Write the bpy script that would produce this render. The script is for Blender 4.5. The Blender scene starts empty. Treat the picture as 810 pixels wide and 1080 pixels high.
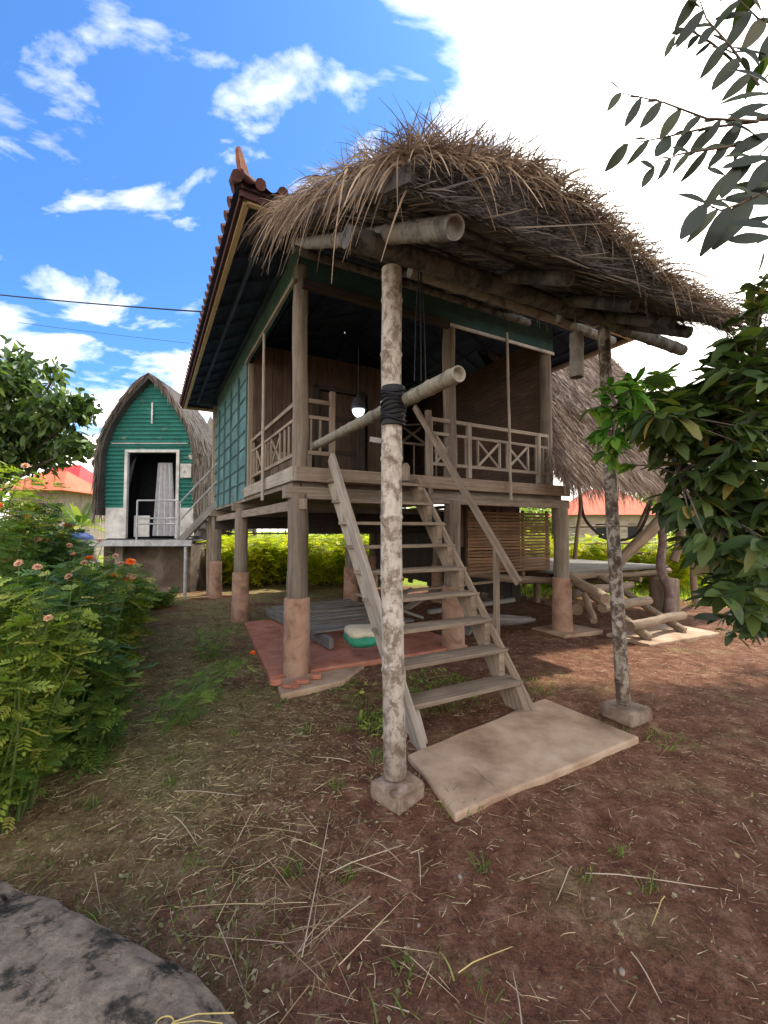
import bpy, math, random
import numpy as np
from mathutils import Vector, noise as mnoise
R = math.radians
SUN_AZ=R(50); SUN_EL=R(62)
random.seed(7); rng = np.random.default_rng(11)
sc = bpy.context.scene
COL = sc.collection

# ------------------------------------------------------------------ coordinates
CAM_Z = 1.55; F = 455.0; PITCH = math.atan(20/455)
CP, SP = math.cos(PITCH), math.sin(PITCH)
def P(px, py, Y):                       # measured point of the photograph at a chosen distance
    a = (px-405)/F; b = (540-py)/F
    dy = CP - b*SP; dz = SP + b*CP
    k = Y/dy
    return Vector((a*k, Y, CAM_Z+dz*k))
C0 = Vector((-.94, 4.7, 0)); U = Vector((.878, .479, 0)).normalized(); V = Vector((-U.y, U.x, 0))
def H(s, t, z): return C0 + U*s + V*t + Vector((0, 0, z))

# ------------------------------------------------------------------ mesh builder
class MB:
    def __init__(s): s.v = []; s.f = []; s.uv = []
    def add(s, vs, fs, uvs=None):
        o = len(s.v); s.v += [tuple(p) for p in vs]
        s.uv += list(uvs) if uvs else [(p[0]+p[1]*.7, p[2]+p[1]*.3) for p in vs]
        s.f += [tuple(i+o for i in f) for f in fs]; return s
    def hexa(s, c):                      # 8 corners: bottom 4 ccw, top 4 ccw; own uv for each face
        fs = [(0,3,2,1),(4,5,6,7),(0,1,5,4),(1,2,6,5),(2,3,7,6),(3,0,4,7)]
        ro = random.random()*20
        for f in fs:
            p = [Vector(c[i]) for i in f]
            a = (p[1]-p[0]).length; b = (p[3]-p[0]).length
            o = ro+random.random()
            if a >= b: uv = [(o,ro),(o+a,ro),(o+a,ro+b),(o,ro+b)]
            else: uv = [(o,ro),(o,ro+a),(o+b,ro+a),(o+b,ro)]
            s.add(p, [(0,1,2,3)], uv)
        return s
    def box(s, x0,x1,y0,y1,z0,z1):
        return s.hexa([(x0,y0,z0),(x1,y0,z0),(x1,y1,z0),(x0,y1,z0),(x0,y0,z1),(x1,y0,z1),(x1,y1,z1),(x0,y1,z1)])
    def hbox(s, s0,s1,t0,t1,z0,z1):
        return s.hexa([H(s0,t0,z0),H(s1,t0,z0),H(s1,t1,z0),H(s0,t1,z0),H(s0,t0,z1),H(s1,t0,z1),H(s1,t1,z1),H(s0,t1,z1)])
    def beam(s, a, b, w, h, up=(0,0,1)):
        a, b = Vector(a), Vector(b); d = (b-a).normalized(); up = Vector(up)
        x = d.cross(up)
        if x.length < 1e-3: x = d.cross(Vector((U.x,U.y,0)))
        x.normalize(); y = x.cross(d).normalized()
        x *= w/2; y *= h/2
        return s.hexa([a-x-y, b-x-y, b+x-y, a+x-y, a-x+y, b-x+y, b+x+y, a+x+y])
    def tube(s, pts, rad, n=12, cap=True, hollow=0):
        pts = [Vector(p) for p in pts]
        if not hasattr(rad, '__len__'): rad = [rad]*len(pts)
        vs=[]; uvs=[]; fs=[]; L=0; ref=None; ro=random.random()*10
        for i,p in enumerate(pts):
            d = (pts[min(i+1,len(pts)-1)]-pts[max(i-1,0)]).normalized()
            if ref is None:
                ref = d.cross(Vector((0,0,1)))
                if ref.length<.05: ref = d.cross(Vector((0,1,0)))
            ref = (ref - d*ref.dot(d)).normalized(); q = d.cross(ref)
            if i: L += (p-pts[i-1]).length
            for k in range(n+1):
                a = 2*math.pi*k/n
                vs.append(p+(ref*math.cos(a)+q*math.sin(a))*rad[i]); uvs.append((ro+L, ro+2*math.pi*max(rad)*k/n))
        m=n+1
        for i in range(len(pts)-1):
            for k in range(n): fs.append((i*m+k,i*m+k+1,(i+1)*m+k+1,(i+1)*m+k))
        s.add(vs,fs,uvs)
        if cap:
            for i,rev in ((0,1),(len(pts)-1,0)):
                ring=[vs[i*m+k] for k in range(n)]
                if hollow and not rev:
                    c=pts[i]; d=(pts[i]-pts[i-1]).normalized()
                    inn=[c+(p-c)*hollow for p in ring]; deep=[p-d*.03 for p in inn]
                    vv=ring+inn+deep; ff=[]
                    for k in range(n):
                        j=(k+1)%n; ff+=[(k,j,n+j,n+k),(n+k,n+j,2*n+j,2*n+k)]
                    ff.append(tuple(range(2*n,3*n))); s.add(vv,ff)
                else: s.add(ring,[tuple(range(n))[::-1] if rev else tuple(range(n))])
        return s
    def bamboo(s, a, b, r0, r1=None, step=.3, bend=.0, n=14, hollow=0, seed=0, wob=.006):
        a,b=Vector(a),Vector(b); r1=r1 or r0; L=(b-a).length; d=(b-a)/L
        side=d.cross(Vector((.3,.2,1))).normalized(); rd=random.Random(seed)
        ks=[0]; x=step*.5*rd.uniform(.6,1.4)
        nodes=[]
        while x<L-.06: nodes.append(x); x+=step*rd.uniform(.8,1.2)
        pr=[(0,1.0)]
        for q in nodes: pr+=[(q-.1,.985),(q-.016,1.0),(q-.006,1.07),(q+.006,1.09),(q+.016,1.0)]
        pr.append((L,1.0)); pr=[p for i,p in enumerate(pr) if i==0 or p[0]>pr[i-1][0]]
        pts=[];rad=[]
        for x,m in pr:
            k=x/L; pts.append(a+d*x+side*(bend*math.sin(math.pi*k)+wob*mnoise.noise((x*1.3,seed,0)))+Vector((0,0,1)).cross(side)*wob*mnoise.noise((x*1.7,seed,9)))
            rad.append((r0+(r1-r0)*k)*m)
        return s.tube(pts,rad,n,True,hollow)
    def log(s, a, b, r0, r1=None, n=12, bend=.03, seed=0, rough=.08, seg=10):
        a,b=Vector(a),Vector(b); r1=r1 or r0; d=(b-a).normalized()
        sd=d.cross(Vector((.2,.1,1))).normalized(); up=sd.cross(d)
        pts=[];rad=[]
        for i in range(seg+1):
            k=i/seg
            pts.append(a.lerp(b,k)+sd*bend*mnoise.noise((k*2.2,seed,0))*2+up*bend*mnoise.noise((k*2.2,seed,5))*1.6)
            rad.append((r0+(r1-r0)*k)*(1+rough*mnoise.noise((k*7,seed,3))*2))
        return s.tube(pts,rad,n)
    def build(s, name, mat, parent=None, smooth=False, bevel=0, loc=None):
        return link(name, np.array(s.v,dtype=np.float32), s.f, s.uv, mat, parent, smooth, bevel, loc)

def wloc(o):
    v=Vector((0,0,0))
    while o: v+=o.location; o=o.parent
    return v
def link(name, v, f, uv, mat, parent=None, smooth=False, bevel=0, loc=None):
    v=np.asarray(v,dtype=np.float32).reshape(-1,3)
    if parent is not None: off=wloc(parent)
    else:
        if loc is None:
            mn=v.min(0); mx=v.max(0); loc=((mn[0]+mx[0])/2,(mn[1]+mx[1])/2,mn[2])
        off=Vector(loc)
    v=v-np.array(off,dtype=np.float32)
    me=bpy.data.meshes.new(name)
    if isinstance(f,np.ndarray):
        n=f.shape[1]; me.vertices.add(len(v)); me.vertices.foreach_set('co',v.ravel())
        me.loops.add(f.size); me.loops.foreach_set('vertex_index',f.ravel().astype(np.int32))
        me.polygons.add(len(f)); me.polygons.foreach_set('loop_start',np.arange(0,f.size,n,dtype=np.int32))
        me.update(calc_edges=True); idx=f.ravel()
    else:
        me.from_pydata(v.tolist(),[],f); me.update()
        idx=np.zeros(len(me.loops),dtype=np.int32); me.loops.foreach_get('vertex_index',idx)
    if uv is not None:
        ul=me.uv_layers.new(name='UVMap'); ul.data.foreach_set('uv',np.asarray(uv,dtype=np.float32).reshape(-1,2)[idx].ravel())
    for m in (mat if isinstance(mat,(list,tuple)) else [mat]): me.materials.append(m)
    if smooth: me.polygons.foreach_set('use_smooth',np.ones(len(me.polygons),dtype=bool))
    o=bpy.data.objects.new(name,me); COL.objects.link(o)
    if parent is not None: o.parent=parent
    else: o.location=off
    if bevel:
        wm=o.modifiers.new('weld','WELD'); wm.merge_threshold=.0004
        b=o.modifiers.new('bevel','BEVEL'); b.width=bevel; b.segments=2; b.limit_method='ANGLE'; b.angle_limit=R(40)
    return o
def thing(name, loc, label, cat, group=None):
    o=bpy.data.objects.new(name,None); COL.objects.link(o); o.location=Vector(loc); o.empty_display_size=.1
    return tag(o,label,cat,group)
def tag(o, label, cat, group=None):
    o['label']=label; o['category']=cat
    if group: o['group']=group
    return o
def kind(o,k,label=None):
    o['kind']=k
    if label: o['label']=label; o['category']=o.name.split('.')[0].replace('_',' ')
    return o
def copy_tree(o, parent=None):
    c=o.copy(); COL.objects.link(c); c.parent=parent
    for ch in list(o.children): copy_tree(ch,c)
    return c

# ------------------------------------------------------------------ vectorised strands and leaves
def norm(a): return a/np.maximum(np.linalg.norm(a,axis=-1,keepdims=True),1e-9)
def strands(Pn, D, L, W, droop=.3, seg=3, curl=.1):
    n=len(Pn); Pn=np.asarray(Pn,float); D=norm(np.asarray(D,float)); L=np.broadcast_to(L,(n,)); W=np.broadcast_to(W,(n,)); droop=np.broadcast_to(droop,(n,))
    rd=rng.normal(size=(n,3)); S=norm(np.cross(D,rd)); cv=norm(rng.normal(size=(n,3)))
    vs=[];uv=[]; ru=rng.random(n)
    for i in range(seg+1):
        k=i/seg
        c=Pn+D*(L*k)[:,None]+cv*(L*curl*k*k)[:,None]; c[:,2]-=droop*L*k*k
        w=W*(1-.75*k*k)*.5
        vs+= [c-S*w[:,None], c+S*w[:,None]]; uv+=[np.stack([ru,np.full(n,k)],1)]*2
    v=np.stack(vs,1).reshape(-1,3); uv=np.stack(uv,1).reshape(-1,2); m=2*(seg+1)
    base=(np.arange(n)*m)[:,None,None]
    q=np.array([[2*i,2*i+1,2*i+3,2*i+2] for i in range(seg)])[None]
    return v,(base+q).reshape(-1,4),uv
def merge(parts):
    vs=[];fs=[];us=[];o=0
    for v,f,u in parts: vs.append(v);fs.append(f+o);us.append(u);o+=len(v)
    return np.concatenate(vs),np.concatenate(fs),np.concatenate(us)
# leaf templates: x along, y across, z normal   (quads only)
def tmpl_leaf(wid=.32, curve=.12, seg=4, fold=.10):
    v=[];f=[];u=[]
    for i in range(seg+1):
        k=i/seg; w=wid*.5*math.sin(math.pi*min(1,(k*.94+.03)))**.75; z=-curve*k*k
        v+=[(k,-w,z+fold*w*2),(k,0,z),(k,w,z+fold*w*2)]; u+=[(k,0),(k,.5),(k,1)]
    for i in range(seg):
        a=3*i; f+=[(a,a+1,a+4,a+3),(a+1,a+2,a+5,a+4)]
    return np.array(v),np.array(f),np.array(u)
def tmpl_frond(n=5, ll=.34, lw=.11, droop=.25):
    v=[];f=[];u=[]
    def leaf(o,d,l,w):
        i=len(v); s=(-d[1],d[0])
        for k,m in ((0,0.15),(.35,1),(.75,.7),(1,.05)):
            z=o[2]-.12*l*k
            v.append((o[0]+d[0]*l*k-s[0]*w*m/2,o[1]+d[1]*l*k-s[1]*w*m/2,z)); v.append((o[0]+d[0]*l*k+s[0]*w*m/2,o[1]+d[1]*l*k+s[1]*w*m/2,z)); u.append((k,0));u.append((k,1))
        for j in range(3): f.append((i+2*j,i+2*j+1,i+2*j+3,i+2*j+2))
    i=len(v); v.extend([(0,-.008,0),(0,.008,0),(1,.004,-droop),(1,-.004,-droop)]); u.extend([(0,0)]*4); f.append((0,1,2,3))
    for j in range(n):
        k=.25+.7*j/n; o=(k,0,-droop*k*k); sc_=1-.35*abs(k-.5)
        for sg in (-1,1):
            a=R(52); leaf(o,(math.cos(a),sg*math.sin(a)),ll*sc_,lw)
    leaf((.95,0,-droop*.9),(1,0),ll*.8,lw)
    return np.array(v),np.array(f),np.array(u)
LEAF=tmpl_leaf(); LEAFB=tmpl_leaf(.42,.22); LEAFN=tmpl_leaf(.22,.15); FROND=tmpl_frond(4,.38,.15); FERN=tmpl_frond(7,.26,.05,.2)
SMALL=(np.array([(0,0,0),(.45,-.26,.03),(1,0,-.1),(.45,.26,.03)]),np.array([(0,1,2,3)]),np.array([(0,.5),(.5,0),(1,.5),(.5,1)]))
def place(tm, pos, D, N, S, vary=True):
    tv,tf,tu=tm; n=len(pos); D=norm(np.asarray(D,float)); N=np.asarray(N,float)
    Y=norm(np.cross(N,D)); N=np.cross(D,Y); S=np.broadcast_to(S,(n,))
    wv=rng.uniform(.7,1.25,n)[:,None,None]; cv=rng.uniform(.2,2.4,n)[:,None,None]; tw=(rng.normal(size=n)*.5)[:,None,None]
    ty=tv[None,:,1:2]*wv; tz=tv[None,:,2:3]*cv+ty*tw*tv[None,:,0:1]
    v=(pos[:,None,:]+S[:,None,None]*(tv[None,:,0:1]*D[:,None]+ty*Y[:,None]+tz*N[:,None])).reshape(-1,3)
    f=(np.arange(n)[:,None,None]*len(tv)+tf[None]).reshape(-1,tf.shape[1])
    ru=rng.random(n); u=np.stack([np.repeat(ru,len(tv)),np.tile(tu[:,1],n)],1)
    return v,f,u
def sph(n):
    return norm(rng.normal(size=(n,3)))

# ------------------------------------------------------------------ materials
def newmat(name):
    m=bpy.data.materials.new(name); m.use_nodes=True; nt=m.node_tree; b=nt.nodes['Principled BSDF']; b.inputs['Specular IOR Level'].default_value=.25
    return m,nt,b
def N(nt,t,**k):
    n=nt.nodes.new(t)
    for a,v in k.items(): setattr(n,a,v)
    return n
def ramp(nt,stops,fac=None):
    r=N(nt,'ShaderNodeValToRGB'); e=r.color_ramp.elements
    while len(e)<len(stops): e.new(.5)
    for i,(p,c) in enumerate(stops): e[i].position=p; e[i].color=(*c,1) if len(c)==3 else c
    if fac is not None: nt.links.new(fac,r.inputs[0])
    return r
def noisen(nt,vec,scale,detail=5,rough=.6,dist=0):
    n=N(nt,'ShaderNodeTexNoise'); n.inputs['Scale'].default_value=scale; n.inputs['Detail'].default_value=detail; n.inputs['Roughness'].default_value=rough; n.inputs['Distortion'].default_value=dist
    if vec is not None: nt.links.new(vec,n.inputs['Vector'])
    return n
def mix(nt,fac,a,b,typ='MIX'):
    m=N(nt,'ShaderNodeMix',data_type='RGBA',blend_type=typ)
    for s,val in ((0,fac),(6,a),(7,b)):
        if isinstance(val,(int,float)): m.inputs[s].default_value=val
        elif isinstance(val,tuple): m.inputs[s].default_value=(*val,1)
        else: nt.links.new(val,m.inputs[s])
    return m.outputs[2]
def bump(nt,b,h,st=.4,d=.01):
    n=N(nt,'ShaderNodeBump'); n.inputs['Strength'].default_value=st; n.inputs['Distance'].default_value=d
    nt.links.new(h,n.inputs['Height']); nt.links.new(n.outputs[0],b.inputs['Normal'])
def mapping(nt,src,sc_):
    tc=N(nt,'ShaderNodeTexCoord'); m=N(nt,'ShaderNodeMapping'); m.inputs['Scale'].default_value=sc_
    nt.links.new(tc.outputs[src],m.inputs[0]); return m.outputs[0]
def geo(nt,sc_=(1,1,1)):
    g=N(nt,'ShaderNodeNewGeometry'); m=N(nt,'ShaderNodeMapping'); m.inputs['Scale'].default_value=sc_
    nt.links.new(g.outputs['Position'],m.inputs[0]); return m.outputs[0]
def wood(name,c1,c2,c3=None,sc_=(2,38,1),rough=.85,bs=.5,stain=.5):
    m,nt,b=newmat(name); uv=mapping(nt,'UV',sc_)
    g=noisen(nt,uv,1.0,8,.65,.4); r=ramp(nt,[(.28,c1),(.55,c2),(.78,c3 or c2)],g.outputs[0])
    n2=noisen(nt,geo(nt),3.2,5,.6); r2=ramp(nt,[(.3,(.5,.46,.42)),(.62,(1,1,1))],n2.outputs[0])
    n3=noisen(nt,mapping(nt,'UV',(.12,1.1,1)),1.0,2,.5); r3=ramp(nt,[(.3,(.62,.6,.6)),(.5,(1,1,1)),(.7,(1.28,1.25,1.2))],n3.outputs[0])
    n5=noisen(nt,mapping(nt,'UV',(6,90,1)),1.0,3,.6); r5=ramp(nt,[(.30,(.35,.32,.3)),(.38,(1,1,1))],n5.outputs[0])
    col=mix(nt,stain,r.outputs[0],r2.outputs[0],'MULTIPLY'); col=mix(nt,.85,col,r3.outputs[0],'MULTIPLY'); col=mix(nt,.7,col,r5.outputs[0],'MULTIPLY'); nt.links.new(col,b.inputs['Base Color'])
    b.inputs['Roughness'].default_value=rough; bump(nt,b,g.outputs[0],bs,.006); return m
def mottled(name,stops,scale=14,rough=.85,bs=.4,dist=.6,detail=6,bd=.006):
    m,nt,b=newmat(name); g=noisen(nt,geo(nt),scale,detail,.62,dist); r=ramp(nt,stops,g.outputs[0])
    nt.links.new(r.outputs[0],b.inputs['Base Color']); b.inputs['Roughness'].default_value=rough
    g2=noisen(nt,geo(nt),scale*5,4,.6); bump(nt,b,g2.outputs[0],bs,bd); return m
def strandmat(name,stops,trans=.15,rough=.7):
    m,nt,b=newmat(name); uv=N(nt,'ShaderNodeTexCoord'); sx=N(nt,'ShaderNodeSeparateXYZ'); nt.links.new(uv.outputs['UV'],sx.inputs[0])
    r=ramp(nt,stops,sx.outputs[0]); g=noisen(nt,geo(nt),2.3,3); r2=ramp(nt,[(.3,(.55,.53,.5)),(.65,(1,1,1))],g.outputs[0])
    col=mix(nt,.8,r.outputs[0],r2.outputs[0],'MULTIPLY')
    nt.links.new(col,b.inputs['Base Color']); b.inputs['Roughness'].default_value=rough
    if trans:
        t=N(nt,'ShaderNodeBsdfTranslucent'); nt.links.new(col,t.inputs[0]); ms=N(nt,'ShaderNodeMixShader'); ms.inputs[0].default_value=trans
        nt.links.new(b.outputs[0],ms.inputs[1]); nt.links.new(t.outputs[0],ms.inputs[2]); nt.links.new(ms.outputs[0],nt.nodes['Material Output'].inputs[0])
    return m
def leafmat(name,stops,trans=.35,rough=.45,tint=(1.5,1.6,.5)):
    m,nt,b=newmat(name); uv=N(nt,'ShaderNodeTexCoord'); sx=N(nt,'ShaderNodeSeparateXYZ'); nt.links.new(uv.outputs['UV'],sx.inputs[0])
    r=ramp(nt,stops,sx.outputs[0]); nt.links.new(r.outputs[0],b.inputs['Base Color']); b.inputs['Roughness'].default_value=rough
    vn=N(nt,'ShaderNodeMath',operation='ABSOLUTE'); s2=N(nt,'ShaderNodeMath',operation='SUBTRACT'); nt.links.new(sx.outputs[1],s2.inputs[0]); s2.inputs[1].default_value=.5; nt.links.new(s2.outputs[0],vn.inputs[0])
    b.inputs['Specular IOR Level'].default_value=.4
    col=mix(nt,1.0,r.outputs[0],tint,'MULTIPLY')
    t=N(nt,'ShaderNodeBsdfTranslucent'); nt.links.new(col,t.inputs[0]); ms=N(nt,'ShaderNodeMixShader'); ms.inputs[0].default_value=trans
    nt.links.new(b.outputs[0],ms.inputs[1]); nt.links.new(t.outputs[0],ms.inputs[2]); nt.links.new(ms.outputs[0],nt.nodes['Material Output'].inputs[0])
    bump(nt,b,vn.outputs[0],.25,.004)
    return m
def plain(name,c,rough=.6,metal=0):
    m,nt,b=newmat(name); g=noisen(nt,geo(nt),9,5); r=ramp(nt,[(.25,tuple(x*.7 for x in c)),(.6,c)],g.outputs[0])
    nt.links.new(r.outputs[0],b.inputs['Base Color']); b.inputs['Roughness'].default_value=rough; b.inputs['Metallic'].default_value=metal; return m

M={}
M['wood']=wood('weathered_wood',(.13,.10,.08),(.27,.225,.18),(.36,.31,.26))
M['step']=wood('stair_wood',(.16,.12,.09),(.30,.24,.185),(.40,.33,.26))
M['pale']=wood('pale_wood',(.26,.22,.18),(.42,.37,.31),(.52,.47,.40))
M['post']=wood('post_wood',(.12,.095,.075),(.24,.20,.16),(.33,.28,.235),sc_=(1.2,22,1),bs=.9)
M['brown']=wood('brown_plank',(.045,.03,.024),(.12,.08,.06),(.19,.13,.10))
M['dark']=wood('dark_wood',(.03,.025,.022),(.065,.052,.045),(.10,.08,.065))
M['soffit']=wood('haze_blue_soffit',(.04,.058,.11),(.07,.10,.19),(.10,.135,.24),sc_=(1,9,1))  # blue cast imitates glare haze over the roof underside and rafters
M['barge']=wood('maroon_board',(.035,.015,.02),(.07,.03,.035),(.09,.045,.05))
M['cream']=wood('cream_board',(.35,.28,.19),(.52,.43,.31),(.6,.52,.4),stain=.3)
M['slat']=wood('bamboo_slat',(.10,.055,.03),(.21,.125,.07),(.28,.18,.11),sc_=(2,60,1))
M['log']=wood('barkless_log',(.14,.10,.07),(.29,.22,.155),(.40,.32,.235),sc_=(2,14,1),bs=.8)
M['greyplank']=wood('grey_plank',(.11,.105,.10),(.22,.21,.195),(.32,.305,.28))
M['sleeve']=mottled('concrete_sleeve',[(.3,(.17,.095,.065)),(.5,(.33,.20,.14)),(.72,(.42,.29,.21))],5,.9)
M['slab']=mottled('slab_concrete',[(.28,(.17,.11,.07)),(.42,(.32,.215,.145)),(.56,(.44,.32,.225)),(.75,(.55,.44,.34))],2.4,.92,.9,.15,10,.01)
M['redpad']=mottled('red_pad',[(.28,(.25,.09,.055)),(.5,(.42,.17,.11)),(.75,(.5,.26,.18))],4,.9,.6)
M['conc']=mottled('grey_concrete',[(.3,(.11,.085,.07)),(.5,(.24,.2,.165)),(.72,(.38,.33,.29))],3,.95,.7)
M['plinth']=mottled('stained_plinth',[(.3,(.05,.038,.03)),(.5,(.12,.09,.07)),(.75,(.27,.22,.18))],1.6,.95,.6)
M['white']=mottled('old_white_paint',[(.25,(.32,.31,.29)),(.5,(.55,.54,.52)),(.7,(.68,.67,.65))],4,.8,.3)
M['metal']=mottled('grey_metal',[(.3,(.25,.25,.26)),(.6,(.45,.46,.47))],8,.55,.2)
M['green_metal']=mottled('green_siding',[(.26,(.25,.30,.26)),(.42,(.02,.13,.11)),(.7,(.035,.20,.17))],3.4,.55,.2,detail=9)
M['tile']=mottled('clay_tile',[(.3,(.04,.022,.024)),(.55,(.10,.04,.034)),(.75,(.17,.075,.055))],6,.9,.6)
M['redroof']=mottled('red_metal_roof',[(.3,(.5,.03,.03)),(.7,(.62,.06,.06))],1,.6,.1)
M['orangeroof']=mottled('orange_tile_roof',[(.3,(.52,.10,.05)),(.7,(.62,.17,.09))],1,.7,.1)
M['rope']=plain('dark_rope',(.03,.03,.035),.8); M['black']=plain('black_rubber',(.015,.015,.018),.6)
M['glass']=plain('grey_shade',(.05,.05,.055),.3); M['blue']=plain('blue_plastic',(.02,.05,.18),.6)
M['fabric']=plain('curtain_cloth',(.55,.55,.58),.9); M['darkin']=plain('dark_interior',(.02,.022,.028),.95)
M['sackw']=plain('sack_white',(.6,.55,.42),.8); M['sackg']=plain('sack_green',(.04,.28,.17),.7)
M['orangef']=plain('orange_petal',(.85,.16,.01),.6); M['pinkf']=plain('pale_pink_petal',(.72,.42,.26),.7); M['yellowf']=plain('yellow_petal',(.8,.6,.03),.6)
M['stem']=plain('green_stem',(.09,.14,.035),.7); M['footing']=mottled('worn_concrete',[(.3,(.12,.085,.06)),(.5,(.24,.175,.13)),(.7,(.36,.29,.23))],9,.95,1.0,bd=.012); M['bark']=mottled('tree_bark',[(.3,(.05,.04,.03)),(.6,(.14,.11,.085)),(.8,(.25,.21,.17))],9,.95,1.0)
M['strawloop']=plain('yellow_straw',(.55,.42,.16),.7)
# lichen covered bamboo
def bamboomat(name, base, patch, dark, th=.5, scale=11):
    m,nt,b=newmat(name); g=noisen(nt,geo(nt,(1,1,.8)),scale,7,.7,.35); g2=noisen(nt,geo(nt,(1,1,.5)),30,5,.6)
    r=ramp(nt,[(th-.16,dark),(th-.05,base),(th+.03,patch),(th+.3,tuple(min(1,x*1.15) for x in patch))],g.outputs[0])
    r2=ramp(nt,[(.35,(.66,.62,.58)),(.6,(1,1,1))],g2.outputs[0])
    gz=N(nt,'ShaderNodeSeparateXYZ'); nt.links.new(geo(nt),gz.inputs[0])
    soil=N(nt,'ShaderNodeMapRange'); soil.inputs[1].default_value=.75; soil.inputs[2].default_value=.1; nt.links.new(gz.outputs[2],soil.inputs[0]); sm=N(nt,'ShaderNodeMath',operation='MULTIPLY'); nt.links.new(soil.outputs[0],sm.inputs[0]); nt.links.new(g2.outputs[0],sm.inputs[1])
    cc_=mix(nt,.8,r.outputs[0],r2.outputs[0],'MULTIPLY'); cc_=mix(nt,sm.outputs[0],cc_,(.10,.065,.045)); nt.links.new(cc_,b.inputs['Base Color']); b.inputs['Roughness'].default_value=.75
    bump(nt,b,g2.outputs[0],.35,.004); return m
M['lichen']=bamboomat('lichen_bamboo',(.23,.19,.15),(.44,.40,.345),(.15,.12,.095),.49,15)
M['darklichen']=bamboomat('dark_lichen_bamboo',(.15,.12,.095),(.44,.40,.34),(.08,.062,.05),.52,15)
M['bamboo']=bamboomat('grey_bamboo',(.15,.14,.125),(.26,.245,.22),(.09,.083,.075),.45,6)
M['bamboodark']=bamboomat('dark_bamboo',(.055,.055,.055),(.13,.125,.12),(.03,.03,.03),.5,6)  # darker grey tone of the bamboo
M['greenbamboo']=bamboomat('greenish_bamboo',(.14,.125,.095),(.24,.22,.17),(.09,.08,.06),.45,7)
# woven teal mat wall
def wovenmat():
    m,nt,b=newmat('woven_teal_mat'); uv=mapping(nt,'UV',(1,1,1))
    w=N(nt,'ShaderNodeTexWave',wave_type='BANDS',bands_direction='X'); w.inputs['Scale'].default_value=9; w.inputs['Distortion'].default_value=3; w.inputs['Detail'].default_value=3
    w2=N(nt,'ShaderNodeTexWave',wave_type='BANDS',bands_direction='Y'); w2.inputs['Scale'].default_value=14; w2.inputs['Distortion'].default_value=2
    nt.links.new(uv,w.inputs[0]); nt.links.new(uv,w2.inputs[0])
    g=noisen(nt,uv,2.2,8,.7,.5); r=ramp(nt,[(.25,(.06,.14,.15)),(.42,(.10,.215,.225)),(.58,(.15,.29,.30)),(.75,(.30,.40,.40))],g.outputs[0])
    a=N(nt,'ShaderNodeMath',operation='MULTIPLY'); nt.links.new(w.outputs[1],a.inputs[0]); nt.links.new(w2.outputs[1],a.inputs[1])
    r2=ramp(nt,[(0,(.62,.62,.62)),(.5,(1,1,1))],a.outputs[0])
    nt.links.new(mix(nt,1.0,r.outputs[0],r2.outputs[0],'MULTIPLY'),b.inputs['Base Color']); b.inputs['Roughness'].default_value=.75; bump(nt,b,a.outputs[0],.5,.006); return m
M['teal']=wovenmat(); M['tealwood']=wood('teal_board',(.03,.075,.075),(.055,.125,.125),(.08,.16,.155)); M['batten']=wood('teal_batten',(.04,.085,.085),(.08,.16,.165),(.16,.22,.22))
M['thatch']=strandmat('thatch_strands',[(0,(.16,.11,.08)),(.4,(.31,.225,.16)),(.75,(.50,.37,.25)),(1,(.66,.51,.36))],.3)
M['thatchpink']=strandmat('brown_thatch_strands',[(0,(.20,.14,.11)),(.4,(.36,.27,.22)),(.8,(.48,.38,.31)),(1,(.58,.48,.4))],.1)
M['thatchbed']=wood('thatch_bed',(.05,.045,.045),(.10,.088,.085),(.16,.135,.12),sc_=(3,60,1),bs=1)
M['straw']=strandmat('ground_straw',[(0,(.20,.14,.09)),(.5,(.44,.32,.20)),(1,(.68,.54,.36))],.0)
M['litter']=strandmat('leaf_litter',[(0,(.10,.05,.03)),(.25,(.24,.16,.09)),(.5,(.20,.22,.075)),(.75,(.32,.27,.14)),(1,(.42,.37,.22))],.1)
M['grass']=leafmat('grass_blade',[(0,(.06,.11,.02)),(.6,(.11,.19,.035)),(1,(.25,.27,.07))],.35)
M['field']=leafmat('field_grass',[(0,(.16,.26,.03)),(.6,(.30,.40,.05)),(1,(.5,.48,.08))],.5)
M['mango']=leafmat('dark_glossy_leaf',[(0,(.022,.042,.016)),(.4,(.045,.08,.026)),(.75,(.08,.125,.035)),(.93,(.12,.17,.045)),(1,(.26,.18,.05))],.3,.5)
M['young']=leafmat('bright_leaf',[(0,(.04,.13,.015)),(.6,(.09,.22,.03)),(1,(.18,.28,.04))],.4,.4)
M['bush']=leafmat('bush_leaf',[(0,(.05,.11,.022)),(.4,(.15,.23,.04)),(.8,(.30,.37,.06)),(1,(.48,.46,.12))],.4,.5)
M['bushdeep']=leafmat('deep_bush_leaf',[(0,(.03,.08,.02)),(.5,(.09,.17,.035)),(.9,(.17,.26,.05)),(1,(.38,.33,.08))],.35,.5); M['fern']=leafmat('ferny_leaf',[(0,(.08,.16,.03)),(.6,(.17,.30,.05)),(1,(.30,.38,.09))],.4,.5)
M['yellowleaf']=leafmat('yellow_green_leaf',[(0,(.22,.30,.02)),(.5,(.42,.46,.03)),(1,(.65,.56,.04))],.5,.5)
M['tree']=leafmat('tree_leaf',[(0,(.025,.05,.02)),(.5,(.06,.11,.035)),(.9,(.12,.20,.05)),(1,(.25,.34,.07))],.25,.5)

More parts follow.
